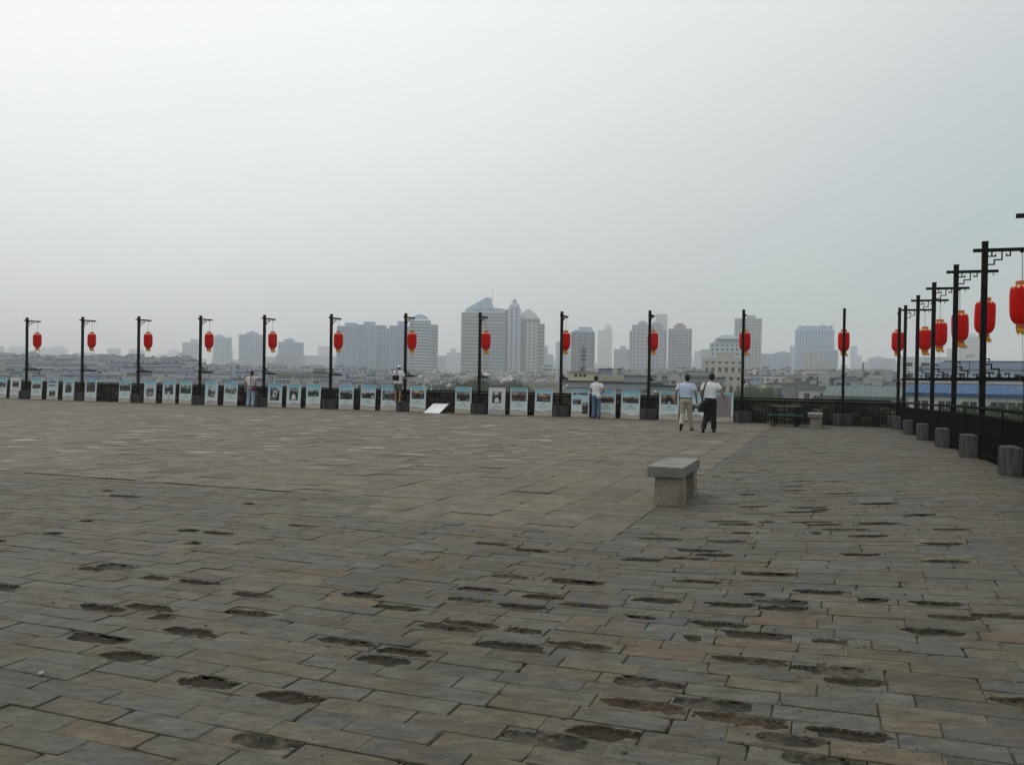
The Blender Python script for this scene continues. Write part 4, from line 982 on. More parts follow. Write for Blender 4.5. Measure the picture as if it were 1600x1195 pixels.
    if extra: extra(g, k, um, zt, w, d, Y)
    return g
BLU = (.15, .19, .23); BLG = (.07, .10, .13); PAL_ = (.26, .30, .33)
# residential group on the left
tower('slim pale tower left of its domed twin, behind the fourth lantern', 286, 311, 535.5, 1500, (.24, .27, .29), BLG, 3.1, 3.6, 'grid', crowns=[(297, 308, 530, .4, 'box')])
tower('pale slab tower with a rounded top box right of the fourth lantern', 334.5, 359.5, 527.5, 1350, (.24, .28, .30), BLG, 3.1, 3.4, 'ribs', crowns=[(338, 346, 521, .5, 'dome'), (336, 350, 524, .6, 'box')])
tower('blue grey tower with a domed crown left of the fifth pole', 375, 411, 523, 1250, (.19, .23, .27), BLG, 3.1, 3.2, 'ribs', crowns=[(385, 402, 519, .6, 'box'), (388, 399, 515.5, .4, 'dome')])
tower('blue grey tower with a domed crown right of the fifth lantern', 436, 472, 535, 1300, (.17, .22, .26), BLG, 3.1, 3.2, 'ribs', crowns=[(444, 459, 530, .6, 'box'), (446, 457, 526.5, .4, 'dome')])
tower('stepped slab beginning the long row of grey apartment towers', 527, 557, 510, 1000, (.18, .225, .265), BLG, 3.0, 3.0, 'ribs', crowns=[(538, 556, 504, .5, 'box')])
tower('wide middle slab with a white edge line in the row of apartment towers', 557, 586, 508, 1010, (.20, .245, .28), BLG, 3.0, 2.8, 'ribs', crowns=[(567, 585, 502.4, .5, 'box')])
tower('apartment tower just left of the notch in the long apartment row', 586, 602, 508.5, 1020, (.18, .225, .26), BLG, 3.0, 2.8, 'ribs')
tower('narrow lower apartment slab forming the notch in the long row', 602, 608.5, 514, 1030, (.16, .20, .24), BLG, 3.0, 2.8, 'ribs')
tower('tall apartment slab behind the man in the white cap', 608.5, 639, 509.4, 990, (.18, .22, .26), BLG, 3.0, 3.0, 'ribs', crowns=[(620, 634, 501.6, .5, 'box')])
tower('office tower with horizontal bands and a curved arch roof', 639, 671.5, 501, 960, (.24, .27, .29), BLG, 3.3, 4, 'bands', crowns=[(642, 668, 491, .7, 'arc')])
tower('banded lower wing right of the arch roofed office tower', 671.5, 683, 508, 975, (.23, .26, .28), BLG, 3.3, 4, 'bands')
for (a, b, v, Y, lb) in ((375-35, 376, 562, 1800, 'long low hazy block between the two domed towers'), (411, 437, 558, 1700, 'hazy block filling the gap right of the fifth pole'), (472, 528, 556, 1750, 'long hazy block left of the apartment row'),
        (497, 515, 541, 2600, 'faint tower with an arched top left of the sixth pole'), (683, 697, 556, 1500, 'hazy low tower right of the arch roofed office'), (697, 721, 551, 1900, 'very faint block left of the sloped roof office tower'), (703, 712, 545, 2400, 'very faint slim tower left of the sloped roof office')):
    tower(lb, a, b, v, Y, (.20, .235, .26), BLG, 3.3, 4, 'grid')
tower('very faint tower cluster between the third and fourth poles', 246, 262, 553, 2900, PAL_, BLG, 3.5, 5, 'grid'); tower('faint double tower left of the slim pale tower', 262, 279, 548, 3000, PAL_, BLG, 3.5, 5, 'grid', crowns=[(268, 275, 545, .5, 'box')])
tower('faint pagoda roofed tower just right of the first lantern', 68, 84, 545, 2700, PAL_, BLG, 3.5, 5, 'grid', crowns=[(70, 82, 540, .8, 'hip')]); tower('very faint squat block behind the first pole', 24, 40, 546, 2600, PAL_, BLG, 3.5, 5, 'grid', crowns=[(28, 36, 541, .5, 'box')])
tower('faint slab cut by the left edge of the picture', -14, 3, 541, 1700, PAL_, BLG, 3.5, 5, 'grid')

# the sloped-roof office complex
LET = mat('sign_letters', (.05, .06, .09), .6)
def office_extra(g, k, um, zt, w, d, Y):
    z = lambda v: px(um, v, Y).z; X = lambda u: (u-um)*k
    m = MB(); m.prism([(X(725.5), zt+.2), (X(725.5), z(483.5)), (X(757.5), z(464.5)), (X(760), z(464)), (X(765.5), z(465.5)), (X(769), z(479.5)), (X(774), z(481)), (X(786), z(481.5)), (X(786), zt+.2)], .8, d-.8)
    part('sloped_roof_block', m, wall_m((.27, .30, .335)), g)
    m = MB(); m.lathe([(.35, z(470)), (.12, z(444))], 6, c=(X(767.5), d*.5)); part('mast', m, wall_m((.2, .2, .2)), g)
    m = MB(); r = random.Random(4)
    for a in [736.5 + i*5.0 for i in range(4)] + [759 + i*4.6 for i in range(5)]:
        for q in range(4): xx = X(a + r.uniform(0, 3)); zz = z(484.5) + r.uniform(-1, 1); m.box(xx, xx + r.uniform(.5, 1.6), .55, .79, zz, zz + r.uniform(.4, 1.4))
    part('sign_letters', m, LET, g, kind='stuff')
tower('broad banded left wing of the office complex under the big sloped roof', 720, 787, 489, 1000, (.30, .335, .37), (.08, .115, .15), 3.9, 3.5, 'bands', dep=.45, crowns=[], extra=office_extra, cat='office building', name='office_building')
tower('bluish glass curtain wall block projecting below the sloped roof', 766, 787.5, 504, 985, (.22, .28, .33), (.10, .155, .20), 3.9, 2.6, 'glass', dep=.5, cat='office building', name='office_building')
def shaft_extra(g, k, um, zt, w, d, Y):
    z = lambda v: px(um, v, Y).z; X = lambda u: (u-um)*k
    m = MB(); cx = X(802); m.lathe([(X(811)-cx, zt+.4), (X(811)-cx, z(479)), (X(809.5)-cx, z(476)), (X(807)-cx, z(473)), (X(804.5)-cx, z(471.8)), (.1, z(471.6))], 20, c=(cx, d/2)); part('dome', m, wall_m((.24, .24, .26)), g)
    m = MB(); R_ = X(805.3)-cx; m.lathe([(R_*.7, z(472.2)), (R_, z(470.8)), (R_, z(469)), (R_*.6, z(467)), (.1, z(466.0))], 14, c=(cx, d/2)); part('finial', m, wall_m((.20, .21, .22)), g)
tower('central shaft of the office complex topped by a dome and round finial', 793, 811, 482, 992, (.27, .265, .29), (.10, .13, .16), 3.9, 9, 'ribs', dep=.9, extra=shaft_extra, cat='office building', name='office_building')
tower('recessed grey link between the sloped roof wing and the domed shaft', 787, 794, 484, 1004, (.20, .22, .25), (.08, .10, .13), 3.9, 3, 'glass', cat='office building', name='office_building')
def rwing_extra(g, k, um, zt, w, d, Y):
    z = lambda v: px(um, v, Y).z; X = lambda u: (u-um)*k
    m = MB(); pts = lambda u0, u1, e, zz: [(X(u0), e*d, zz), (X(u1), e*d, zz), (X(u1), (1-e)*d, zz), (X(u0), (1-e)*d, zz)]
    m.rings([pts(808, 841.5, .02, z(498)), pts(810, 839, .1, z(494)), pts(815, 832.5, .3, z(487)), pts(822, 825.5, .45, z(482))]); part('roof', m, wall_m((.42, .45, .46)), g)
    m = MB(); r = random.Random(8)
    for a in (809, 813.5, 818, 823, 827, 833, 838):
        xx = X(a); m.box(xx, xx + 2.4, -.6, -.33, z(502.5), z(499.5))
    part('sign_letters', m, LET, g, kind='stuff')
tower('right wing of the office complex with a pale pyramid roof', 807, 842, 499, 996, (.30, .33, .36), (.11, .15, .18), 3.9, 4.5, 'glass', dep=.8, extra=rwing_extra, cat='office building', name='office_building')
tower('white panelled corner with a column of dark windows below the pyramid roof', 822, 838, 505, 984, (.40, .43, .46), (.05, .06, .075), 3.9, 5.0, 'grid', dep=.4, cat='office building', name='office_building')
tower('rightmost lower bay of the office complex', 838, 849.5, 506.5, 990, (.29, .34, .39), (.09, .13, .17), 3.9, 4, 'bands', dep=.8, cat='office building', name='office_building')
for (a, b, v, Y, wc, stl, lb) in ((849, 855, 541, 1300, PAL_, 'grid', 'slim faint tower touching the right side of the office complex'), (854, 864, 554, 1350, PAL_, 'grid', 'faint stepped block right of the office complex'),
        (848, 863, 569, 700, (.27, .28, .28), 'bands', 'grey banded mid rise at the foot of the office complex'), (862, 889, 576, 720, (.30, .29, .27), 'grid', 'beige mid rise behind the ninth pole'), (868, 890, 534, 1500, (.27, .28, .29), 'grid', 'faint plain tower behind the ninth lantern')):
    tower(lb, a, b, v, Y, wc, BLG, 3.4, 3.6, stl)
tower('dark blue glass office block with a pale rooftop box', 891.5, 928, 519, 900, (.13, .17, .21), (.07, .105, .14), 3.6, 5.5, 'glass', dep=.7, crowns=[(896, 926, 515.5, .8, 'box', (.26, .28, .29)), (903, 924, 510.6, .6, 'box', (.30, .32, .33))], cat='office building', name='office_building')
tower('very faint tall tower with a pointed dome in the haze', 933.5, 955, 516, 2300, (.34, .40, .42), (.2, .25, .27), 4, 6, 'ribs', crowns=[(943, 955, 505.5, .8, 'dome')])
tower('greyish mid rise tower with a small top box left of the brown twin domes', 959, 984, 546, 1200, (.24, .25, .28), BLG, 3.3, 3.3, 'grid', crowns=[(968, 977, 540.5, .5, 'box')])
tower('left part of the mauve brown tower group, stepped shoulder', 983, 990, 517, 1090, (.21, .195, .215), (.08, .08, .10), 3.2, 3, 'grid')
tower('mauve brown tower with a round dome left of the tenth pole', 987, 1012, 508, 1080, (.225, .20, .22), (.05, .05, .06), 4.6, 4.6, 'grid', crowns=[(996, 1010, 503, .7, 'box'), (998, 1008, 499, .5, 'dome')])
tower('mauve brown tower with a round dome right of the tenth pole', 1012, 1034, 508, 1085, (.215, .20, .22), (.05, .05, .06), 4.6, 4.6, 'grid', crowns=[(1018, 1031, 504, .7, 'box'), (1020, 1029, 500, .5, 'dome')])
tower('right stepped shoulder of the mauve brown tower group', 1033, 1040, 516, 1095, (.19, .19, .215), (.08, .08, .10), 3.2, 3, 'grid')
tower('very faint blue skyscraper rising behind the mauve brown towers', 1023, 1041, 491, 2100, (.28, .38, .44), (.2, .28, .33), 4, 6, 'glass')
tower('brown grey residential tower with a reddish crown', 1044, 1079, 514, 950, (.235, .215, .225), (.07, .075, .09), 3.1, 3.4, 'balcony', dep=.9, crowns=[(1052, 1070, 508, .7, 'box', (.24, .15, .15)), (1056, 1066, 504.7, .4, 'box', (.22, .15, .15))])
tower('very faint low tower between the brown tower and the temple roofed block', 1085, 1110, 549, 1800, PAL_, (.15, .19, .21), 3.6, 4, 'grid')
tower('bright blue grey tower half hidden behind the eleventh pole', 1095, 1112, 546, 1650, (.20, .30, .36), (.15, .2, .25), 3.6, 4, 'glass')
def hip_extra(g, k, um, zt, w, d, Y):
    z = lambda v: px(um, v, Y).z; X = lambda u: (u-um)*k
    for (a, b, v0, v1, q) in ((1117, 1156, 529.5, 523, .28), (1112.5, 1161, 536, 532, .1)):
        m = MB(); zb_, Z = z(v0), z(v1); X0, X1 = X(a), X(b); m.rings([[(X0, -1, zb_), (X1, -1, zb_), (X1, d+1, zb_), (X0, d+1, zb_)], [(X0+(X1-X0)*q, d*q, Z), (X1-(X1-X0)*q, d*q, Z), (X1-(X1-X0)*q, d*(1-q), Z), (X0+(X1-X0)*q, d*(1-q), Z)]])
        part('roof', m, wall_m((.20, .21, .20)), g)
    m = MB(); m.box(X(1119), X(1153), 2, d-2, z(536), z(529.4)); part('attic', m, wall_m((.26, .26, .25)), g)
tower('block with a two tiered temple style roof left of the eleventh pole', 1110, 1161, 537, 640, (.30, .30, .285), (.08, .09, .10), 3.4, 3.6, 'grid', dep=.6, extra=hip_extra, cat='building', name='building')
tower('tall white tower with a roof box behind the eleventh lantern', 1148, 1187, 498, 1000, (.36, .40, .43), (.12, .16, .19), 3.2, 3.6, 'grid', dep=.8, crowns=[(1165, 1178, 492, .5, 'box')])
tower('cream apartment block with a roof hut and square windows left of the eleventh pole', 1100, 1159, 561, 330, (.54, .51, .44), (.07, .08, .085), 3.0, 2.3, 'grid', dep=.4, crowns=[(1120, 1145, 550.5, .5, 'box', (.48, .47, .40))], ac=True, cat='apartment block', name='apartment_block')
tower('smaller cream block with grey windows just above the walking men', 1126, 1159, 584, 240, (.50, .47, .38), (.08, .09, .09), 2.9, 2.4, 'grid', dep=.5, ac=True, cat='apartment block', name='apartment_block')
tower('wide hazy blue slab right of the eleventh lantern', 1188, 1212, 553, 1300, (.17, .225, .255), BLG, 3.2, 3.2, 'ribs'); tower('hazy blue slab with a flat top left of the broadcast mast', 1212, 1233, 551, 1320, (.18, .235, .265), BLG, 3.2, 3.2, 'ribs', crowns=[(1217, 1228, 549, .5, 'box')])
tower('slim tower carrying a tall mast left of the ragged topped tower', 1234, 1245, 541, 1500, PAL_, BLG, 3.5, 4, 'grid', crowns=[(1235, 1236.5, 530, .2, 'mast')])
tower('large blue hazy tower with a ragged unfinished crown', 1245, 1298, 515, 1150, (.19, .26, .30), (.09, .13, .16), 3.6, 4, 'ribs', dep=.6, crowns=[(1249, 1296, 505.5, .7, 'ragged')])
tower('rounded front block below the ragged crowned tower', 1262, 1305, 547, 1100, (.16, .22, .255), (.09, .13, .16), 3.6, 4, 'ribs', dep=.6, crowns=[(1267, 1301, 529, .9, 'arc')])
tower('pale plain slab in front of the ragged crowned tower', 1257, 1277, 551, 900, (.42, .44, .42), (.22, .25, .25), 3.2, 5, 'grid'); tower('pale lower slab right of the plain slab below the ragged crown', 1277, 1300, 565, 880, (.36, .38, .37), (.20, .22, .23), 3.2, 4, 'grid')
tower('faint tower right of the twelfth lantern', 1329, 1338, 541, 1900, PAL_, BLG, 3.5, 4, 'grid'); tower('faint stepped tower right of the twelfth lantern', 1337, 1345, 556, 1800, PAL_, BLG, 3.5, 4, 'grid')
tower('hazy castle like block with a small turret left of the corner lantern', 1361, 1395, 560, 1400, (.21, .24, .26), BLG, 3.4, 4, 'grid', crowns=[(1363, 1381, 558, .6, 'box'), (1371, 1377, 555, .4, 'dome')])
tower('hazy low slab behind the corner lantern pole', 1395, 1440, 566, 1350, (.22, .26, .28), BLG, 3.4, 4, 'grid'); tower('pale blue tower faintly seen between the right row of lanterns', 1505, 1533, 527, 1900, (.26, .34, .38), BLG, 3.6, 4, 'glass', crowns=[(1511, 1526, 521, .6, 'hip')])
tower('faint bluish block behind the right row of lanterns', 1482, 1506, 545, 2000, (.26, .34, .38), BLG, 3.6, 4, 'glass')
tower('white six storey block between the right row of poles', 1412, 1479, 561, 210, (.68, .69, .68), (.10, .12, .13), 3.0, 4.2, 'grid', dep=.4, crowns=[(1420, 1440, 559.5, .5, 'box')], ac=True, cat='apartment block', name='apartment_block')

# pitched and hipped houses
def house(label, u0, u1, v_eave, v_ridge, Y, wc, rc, turn=0, dep=.6, windows=True, group=None, cat='house', name='house', over=.5, gable=True, gc=(.05, .06, .07), trim=None, clutter=0):
    c, k, rz = frame_at(u0, u1, Y, turn); w = (u1-u0)*k/(math.cos(abs(turn)) + dep*math.sin(abs(turn))); d = max(6, w*dep); d = min(d, 16)
    um = (u0+u1)/2; ze, zr = px(um, v_eave, Y).z, px(um, v_ridge, Y).z
    g = thing(name, label, cat, (c.x, c.y, 0), rz, group)
    m = MB(); m.box(-w/2, w/2, 0, d, GZ, ze)
    if gable and zr > ze:
        for s_ in (-1, 1): x = s_*w/2; xx = x - s_*.3; m.rings([[(x, 0, ze-.01), (x, d, ze-.01), (x, d/2, zr-.12)], [(xx, 0, ze-.01), (xx, d, ze-.01), (xx, d/2, zr-.12)]])
    part('wall', m, wall_m(wc), g)
    m = MB(); o = over
    if zr > ze:
        if gable:
            m.rings([[(-w/2-o, -o, ze-.15), (-w/2-o, d/2, zr), (-w/2-o, d+o, ze-.15), (-w/2-o, d/2, zr-.35)], [(w/2+o, -o, ze-.15), (w/2+o, d/2, zr), (w/2+o, d+o, ze-.15), (w/2+o, d/2, zr-.35)]])
            m.box(-w/2-o, w/2+o, d/2-.18, d/2+.18, zr-.05, zr+.22)
        else:
            q = min(.5*d/w, .42); m.rings([[(-w/2-o, -o, ze), (w/2+o, -o, ze), (w/2+o, d+o, ze), (-w/2-o, d+o, ze)], [(-w/2+w*q, d*.48, zr), (w/2-w*q, d*.48, zr), (w/2-w*q, d*.52, zr), (-w/2+w*q, d*.52, zr)]])
            m.box(-w/2+w*q, w/2-w*q, d*.48-.2, d*.52+.2, zr-.05, zr+.25)
    else:
        m.box(-w/2-.15, w/2+.15, -.15, d+.15, ze, ze+.25); m.box(-w/2-.15, w/2+.15, -.15, .1, ze+.25, ze+.8); m.box(w*.1, w*.3, d*.3, d*.7, ze+.25, ze+1.8)
    part('roof', m, roof_m(rc), g)
    if clutter:
        rc_ = random.Random(int(u0*7)); m = MB(); top = max(ze, zr)
        for q in range(clutter):
            x = rc_.uniform(-w*.42, w*.42); h_ = rc_.uniform(.5, 1.5); ww = rc_.uniform(.4, 1.5); y_ = d*rc_.uniform(.15, .5); zr_ = ze + (top-ze)*min(1, y_/(d*.5)) if top > ze else ze
            m.box(x-ww, x+ww, y_-.5, y_+.6, zr_-.5, zr_+h_); m.box(x-ww-.1, x+ww+.1, y_-.6, y_+.7, zr_+h_, zr_+h_+.1)
        part('rooftop_hut', m, wall_m((.47, .47, .46)), g, kind='stuff')
    if windows:
        m = MB(); nfl = max(1, int((ze - max(GZ, -9))/3.0)); nc = max(2, round(w/3.4))
        for i in range(nfl):
            for j in range(nc):
                x = -w/2 + w*(j+.5)/nc; z = ze - 2.3 - 3.0*i; hw = .55 + .2*((j+i) % 2); m.box(x-hw, x+hw, -.06, .1, z, z+1.35)
        for s_ in (-1, 1):
            for i in range(nfl):
                for q in (.3, .7): x = s_*(w/2+.03); z = ze - 2.3 - 3*i; m.box(x-.04, x+.04, d*q-.5, d*q+.5, z, z+1.3)
        part('window', m, glass_m(gc), g, kind='stuff')
        m = MB()
        for i in range(nfl):
            for j in range(nc):
                x = -w/2 + w*(j+.5)/nc; z = ze - 2.3 - 3.0*i; m.box(x-.8, x+.8, -.12, -.01, z-.12, z-.01); m.box(x-.02, x+.02, -.10, -.055, z, z+1.35)
        part('window_trim', m, wall_m(trim or (.5, .5, .48)), g, kind='stuff')
    return g
SL = (.085, .10, .105); SLD = (.055, .065, .07); CRM = (.70, .63, .46); WHT = (.55, .55, .52)
# cream building with three diamond windows
g = house('cream building with three dark diamond openings below a flat dark roof', 888.5, 932, 581.5, 578.5, 150, CRM, SLD, windows=False, gable=False, cat='building', name='building', dep=.4)
k = 150/F
m = MB()
for u in (899.5, 907, 913.5):
    x = (u-910.2)*k; z = px(910, 586.6, 150).z; m.rings([[(x-.32, -.05, z), (x, -.05, z-.36), (x+.32, -.05, z), (x, -.05, z+.36)], [(x-.32, .1, z), (x, .1, z-.36), (x+.32, .1, z), (x, .1, z+.36)]])
part('diamond_opening', m, glass_m((.02, .02, .02)), g, kind='stuff')
house('traditional pavilion with blue grey tiled roof and upturned gable ends', 939, 966, 584.5, 577.5, 155, (.30, .28, .24), (.06, .075, .10), dep=.5, cat='pavilion', name='pavilion')
house('long cream parapet wing below the tiled pavilion', 933, 973, 593, 593.5, 148, CRM, (.42, .40, .33), windows=False, cat='building', name='building', dep=.3)
house('long grey roofed hall with a pale ridge stretching behind the tenth pole', 968, 1039, 600, 588.5, 165, (.42, .40, .35), SL, dep=.3, clutter=1)
house('wide low grey roof in front of the cream diamond building', 884, 968, 603.5, 597.5, 120, (.33, .31, .27), SLD, dep=.3)
house('low slate roof behind the man in the white tee', 940, 1030, 607, 600, 112, (.42, .40, .36), (.06, .075, .09), dep=.25)
house('small grey gable roof with pale eaves just left of the walking men', 1022, 1075, 612.5, 605, 95, (.42, .42, .40), SLD, turn=R(8), dep=.4)
house('long beige flat building with a thin roof line left of the ninth pole', 829, 874, 602.5, 603, 200, (.44, .41, .33), (.35, .34, .30), windows=False, dep=.4, cat='building', name='building')
tower('small cream block with balconies between the tenth pole and the walking men', 1037, 1058, 589, 230, (.47, .45, .40), (.08, .09, .09), 3.0, 3.0, 'balcony', dep=.6, cat='apartment block', name='apartment_block', ac=True)
house('grey roofed block between the heads of the walking men', 1078, 1112, 586, 581, 260, (.36, .35, .32), SL, dep=.5)
house('dark tiled roof with a small bright blue patch behind the walking men', 1084, 1128, 597, 591, 180, (.40, .38, .34), SLD, dep=.5)
# long white gallery on the left
def gallery():
    u0, u1, Y = 432, 514, 230; c, k, rz = frame_at(u0, u1, Y, 0); um = (u0+u1)/2; z = lambda v: px(um, v, Y).z; w = (u1-u0)*k
    g = thing('gallery_building', 'long white colonnaded gallery with a dark roof left of the sixth pole', 'building', (c.x, c.y, 0), rz)
    m = MB(); m.box(-w/2, w/2, 0, 8, GZ, z(584.5)); part('glazing', m, glass_m((.09, .11, .12)), g, kind='stuff')
    m = MB()
    for v in (584.5, 592, 600, 608): m.box(-w/2-.3, w/2+.3, -.5, 8.2, z(v)-.45, z(v)+.12)
    n = 15
    for i in range(n+1): x = -w/2 + w*i/n; q = .35 if i % 5 == 0 else .1; m.box(x-q, x+q, -.35, 8.1, GZ, z(584))
    for v in (589.5, 597): m.box(-w/2, w/2, -.3, .0, z(v)-.05, z(v)+.08)
    part('wall', m, wall_m((.52, .53, .52)), g)
    m = MB(); m.rings([[(-w/2-1, -1.2, z(583.5)), (w/2+1, -1.2, z(583.5)), (w/2+1, 9, z(583.5)), (-w/2-1, 9, z(583.5))], [(-w/2, 3, z(580.5)), (w/2, 3, z(580.5)), (w/2, 5, z(580.5)), (-w/2, 5, z(580.5))]]); part('roof', m, roof_m(SLD), g)
    m = MB(); X0, X1 = (488-um)*k, (509-um)*k; m.box(X0+.5, X1-.5, 2, 6, z(581), z(578.5)); m.rings([[(X0, 0, z(580.5)), (X1, 0, z(580.5)), (X1, 8, z(580.5)), (X0, 8, z(580.5))], [((491-um)*k, 3, z(576.5)), ((506-um)*k, 3, z(576.5)), ((506-um)*k, 5, z(576.5)), ((491-um)*k, 5, z(576.5))]])
    m.box((490-um)*k, (507-um)*k, 2.5, 5.5, z(577), z(576)); part('pavilion_roof', m, roof_m(SLD), g)
gallery()
# right-hand roofs
house('brown box building with vertical wall strips right of the tree belt', 1222.6, 1251, 603, 603.5, 190, (.16, .145, .14), (.2, .19, .18), windows=False, cat='building', name='building')
house('cream house with one square window left of the broad dark roof', 1230.5, 1252, 593, 593.5, 215, (.52, .48, .38), (.3, .28, .24), dep=.5)
house('broad dark slate roof over a white windowed front right of the cream house', 1251, 1298, 607.5, 593, 185, WHT, (.065, .072, .078), dep=.35, clutter=5)
house('pale block with a roof terrace behind the broad dark roof', 1262, 1286, 583, 579, 260, (.42, .40, .36), (.2, .2, .19), dep=.6)
house('dark terraced roof with dormers left of the twelfth pole', 1285, 1318, 592, 584, 240, (.30, .30, .30), SLD, dep=.4, clutter=5)
house('dark terraced roof with white vents right of the twelfth pole', 1318, 1352, 593, 583.5, 245, (.30, .30, .30), (.06, .07, .075), dep=.4, clutter=5)
house('hipped dark roof with pale window strip left of the corner pole', 1352, 1389, 591, 583, 235, (.36, .36, .36), SLD, dep=.5, gable=False)
def corrug(label, u0, u1, v0, v1, Y, c1):
    c, k, rz = frame_at(u0, u1, Y, 0); um = (u0+u1)/2; z0, z1 = px(um, v0, Y).z, px(um, v1, Y).z; w = (u1-u0)*k; d = 14
    g = thing('shed', label, 'shed', (c.x, c.y, 0), rz); m = MB(); m.box(-w/2, w/2, 1, d, GZ, z0-.2); part('wall', m, wall_m((.34, .36, .34)), g)
    m = MB(); n = int(w/.8)
    m.rings([[(-w/2, 0, z0-.1), (w/2, 0, z0-.1), (w/2, 0, z0), (-w/2, 0, z0)], [(-w/2, d, z1-.1), (w/2, d, z1-.1), (w/2, d, z1), (-w/2, d, z1)]])
    for i in range(n): x = -w/2 + w*(i+.5)/n; m.rings([[(x-.1, 0, z0), (x+.1, 0, z0), (x+.04, 0, z0+.07), (x-.04, 0, z0+.07)], [(x-.1, d, z1), (x+.1, d, z1), (x+.04, d, z1+.07), (x-.04, d, z1+.07)]])
    m.box(-w/2, w/2, -.1, .05, z0-.35, z0+.05)
    part('corrugated_roof', m, c1, g); return g
M_GRNROOF = mat('green_sheet_roof', (.10, .145, .145), .8, .25, .8, dirt=((.10, .12, .12), .5, .5, .7, .8)); M_BLUROOF = mat('blue_sheet_roof', (.025, .085, .20), .8, .2, .8, dirt=((.05, .11, .22), .4, .5, .7, .7))
corrug('long grey green corrugated shed roof behind the corner of the railings', 1296, 1432, 620, 604.5, 120, M_GRNROOF)
house('long grey tiled roof above the grey green shed', 1350, 1412, 604, 594.5, 160, (.34, .35, .34), (.10, .115, .12), dep=.3, clutter=5)
g = corrug('bright blue sheet roof over a white windowed wall behind the right railing', 1437, 1640, 616, 602, 100, M_BLUROOF)
k = 100/F*1.13
m = MB(); gl = MB(); zt_ = px(1540, 616, 100).z
m.box(-12*k*8, 12*k*8, .35, .9, GZ, zt_-.3)
for x in (-6.6, -4.0, -1.5, 1.4, 3.2, 5.6): gl.box(x-.75, x+.75, .28, .4, zt_-2.3, zt_-.9); m.box(x-.05, x+.05, .22, .30, zt_-2.3, zt_-.9); m.box(x-.85, x+.85, .15, .34, zt_-2.45, zt_-2.32)
part('wall', m, wall_m((.62, .62, .58)), g); part('window', gl, glass_m((.05, .06, .07)), g, kind='stuff')
house('large hall with a slate blue hipped roof behind the right row of poles', 1462, 1660, 577, 565, 190, (.34, .34, .35), (.09, .12, .17), dep=.3, gable=False, cat='hall', name='hall', over=1.0)
house('pale low strip building with a thin roof above the blue sheet roof', 1432, 1640, 598, 597.5, 150, (.38, .37, .36), (.3, .3, .3), dep=.2)
# satellite dish, lattice pylon, thin masts
c = px(1516.5, 558.5, 178); g = thing('satellite_dish', 'white satellite dish on top of the slate blue hall roof', 'satellite dish', (c.x, c.y, 0))
m = MB(); rg = []
for (r_, y_) in ((.05, .45), (.5, .38), (.9, .2), (1.15, 0), (1.2, -.02), (1.12, .06)): rg.append([(r_*math.cos(2*math.pi*j/24), y_*.6, c.z + r_*.55*math.sin(2*math.pi*j/24)) for j in range(24)])
m.rings(rg); part('reflector', m, wall_m((.75, .75, .75)), g, True); m = MB(); m.tube([(0, .3, c.z-.3), (0, .4, c.z-3.5)], .08, 6); part('stand', m, M_BLACK, g)
def mast(label, u, vt, Y, lattice=True, dots=()):
    c = px(u, vt, Y); g = thing('mast', label, 'mast', (c.x, c.y, 0), 0); z0, z1 = GZ, c.z; m = MB(); H_ = z1-z0
    if lattice:
        n = 16; P = lambda q, s_, e: (s_*(1.7*(1-q) + .08), e*(1.7*(1-q) + .08), z0 + H_*q)
        for s_, e in ((-1, -1), (1, -1), (1, 1), (-1, 1)): m.tube([P(0, s_, e), P(.96, s_, e)], .07, 4)
        for i in range(n):
            q0, q1 = i/n*.96, (i+1)/n*.96
            for (a, b), (c_, d_) in (((-1, -1), (1, -1)), ((1, -1), (1, 1)), ((1, 1), (-1, 1)), ((-1, 1), (-1, -1))): m.tube([P(q0, a, b), P(q1, c_, d_)], .04, 4); m.tube([P(q1, a, b), P(q1, c_, d_)], .04, 4)
        for q in (.7, .82): m.box(-1.4, 1.4, -.1, .1, z0+H_*q, z0+H_*q+.25)
        m.tube([(0, 0, z1-H_*.05), (0, 0, z1)], .05, 4)
    else:
        m.tube([(0, 0, z0), (0, 0, z1)], [.14, .05], 6)
        for v in dots: z = px(u, v, Y).z; m.box(-.5, .5, -.12, .12, z-.12, z+.12); m.box(-.35, -.25, -.1, .1, z-.6, z+.6); m.box(.25, .35, -.1, .1, z-.6, z+.6)
    part('lattice' if lattice else 'pole', m, mat('mast_steel', (.10, .11, .12), .7), g); return g
mast('small lattice pylon on the skyline left of the corner lantern', 1348.5, 563, 330); mast('antenna mast with cross arms in front of the dark blue glass office', 912, 536, 170, False, (548, 556, 562, 574))
mast('thin mobile phone mast left of the man with the maroon bag', 372, 570, 260, False, (571, 575)); 

# dense low-rise districts: pieces the photo shows as individual blocks
r = random.Random(21)
ROWN = {1: [''], 2: ['rear', 'front'], 3: ['rear', 'middle', 'front'], 4: ['rearmost', 'second rearmost', 'second nearest', 'nearest'], 5: ['rearmost', 'second rearmost', 'middle', 'second nearest', 'nearest'], 6: ['rearmost', 'second rearmost', 'third rearmost', 'third nearest', 'second nearest', 'nearest']}
POLE_U = [44, 129, 217, 314, 413, 517, 634, 751, 877, 1014, 1160, 1318, 1402, 3000]
SEEN = {}
NOUN = {'hazy housing blocks on the left': 'block', 'low houses below the left towers': 'house', 'pale houses below the office complex': 'house', 'blocks behind the cream diamond building': 'block', 'pale blocks beyond the tree belt': 'house', 'hazy roofs behind the right railing corner': 'block', 'low blocks at the foot of the apartment row': 'block'}
def where(u, row):
    k = sum(1 for q in POLE_U if q < u)
    return (k, row, 'left of the first pole' if k == 0 else 'right of the %s pole' % ORD[k-1])
def shade(c): return 'pale' if sum(c) > 1.2 else 'cream' if c[0] - c[2] > .05 else 'white' if sum(c) > 1.35 else 'blue grey' if c[2] - c[0] > .02 else 'grey'
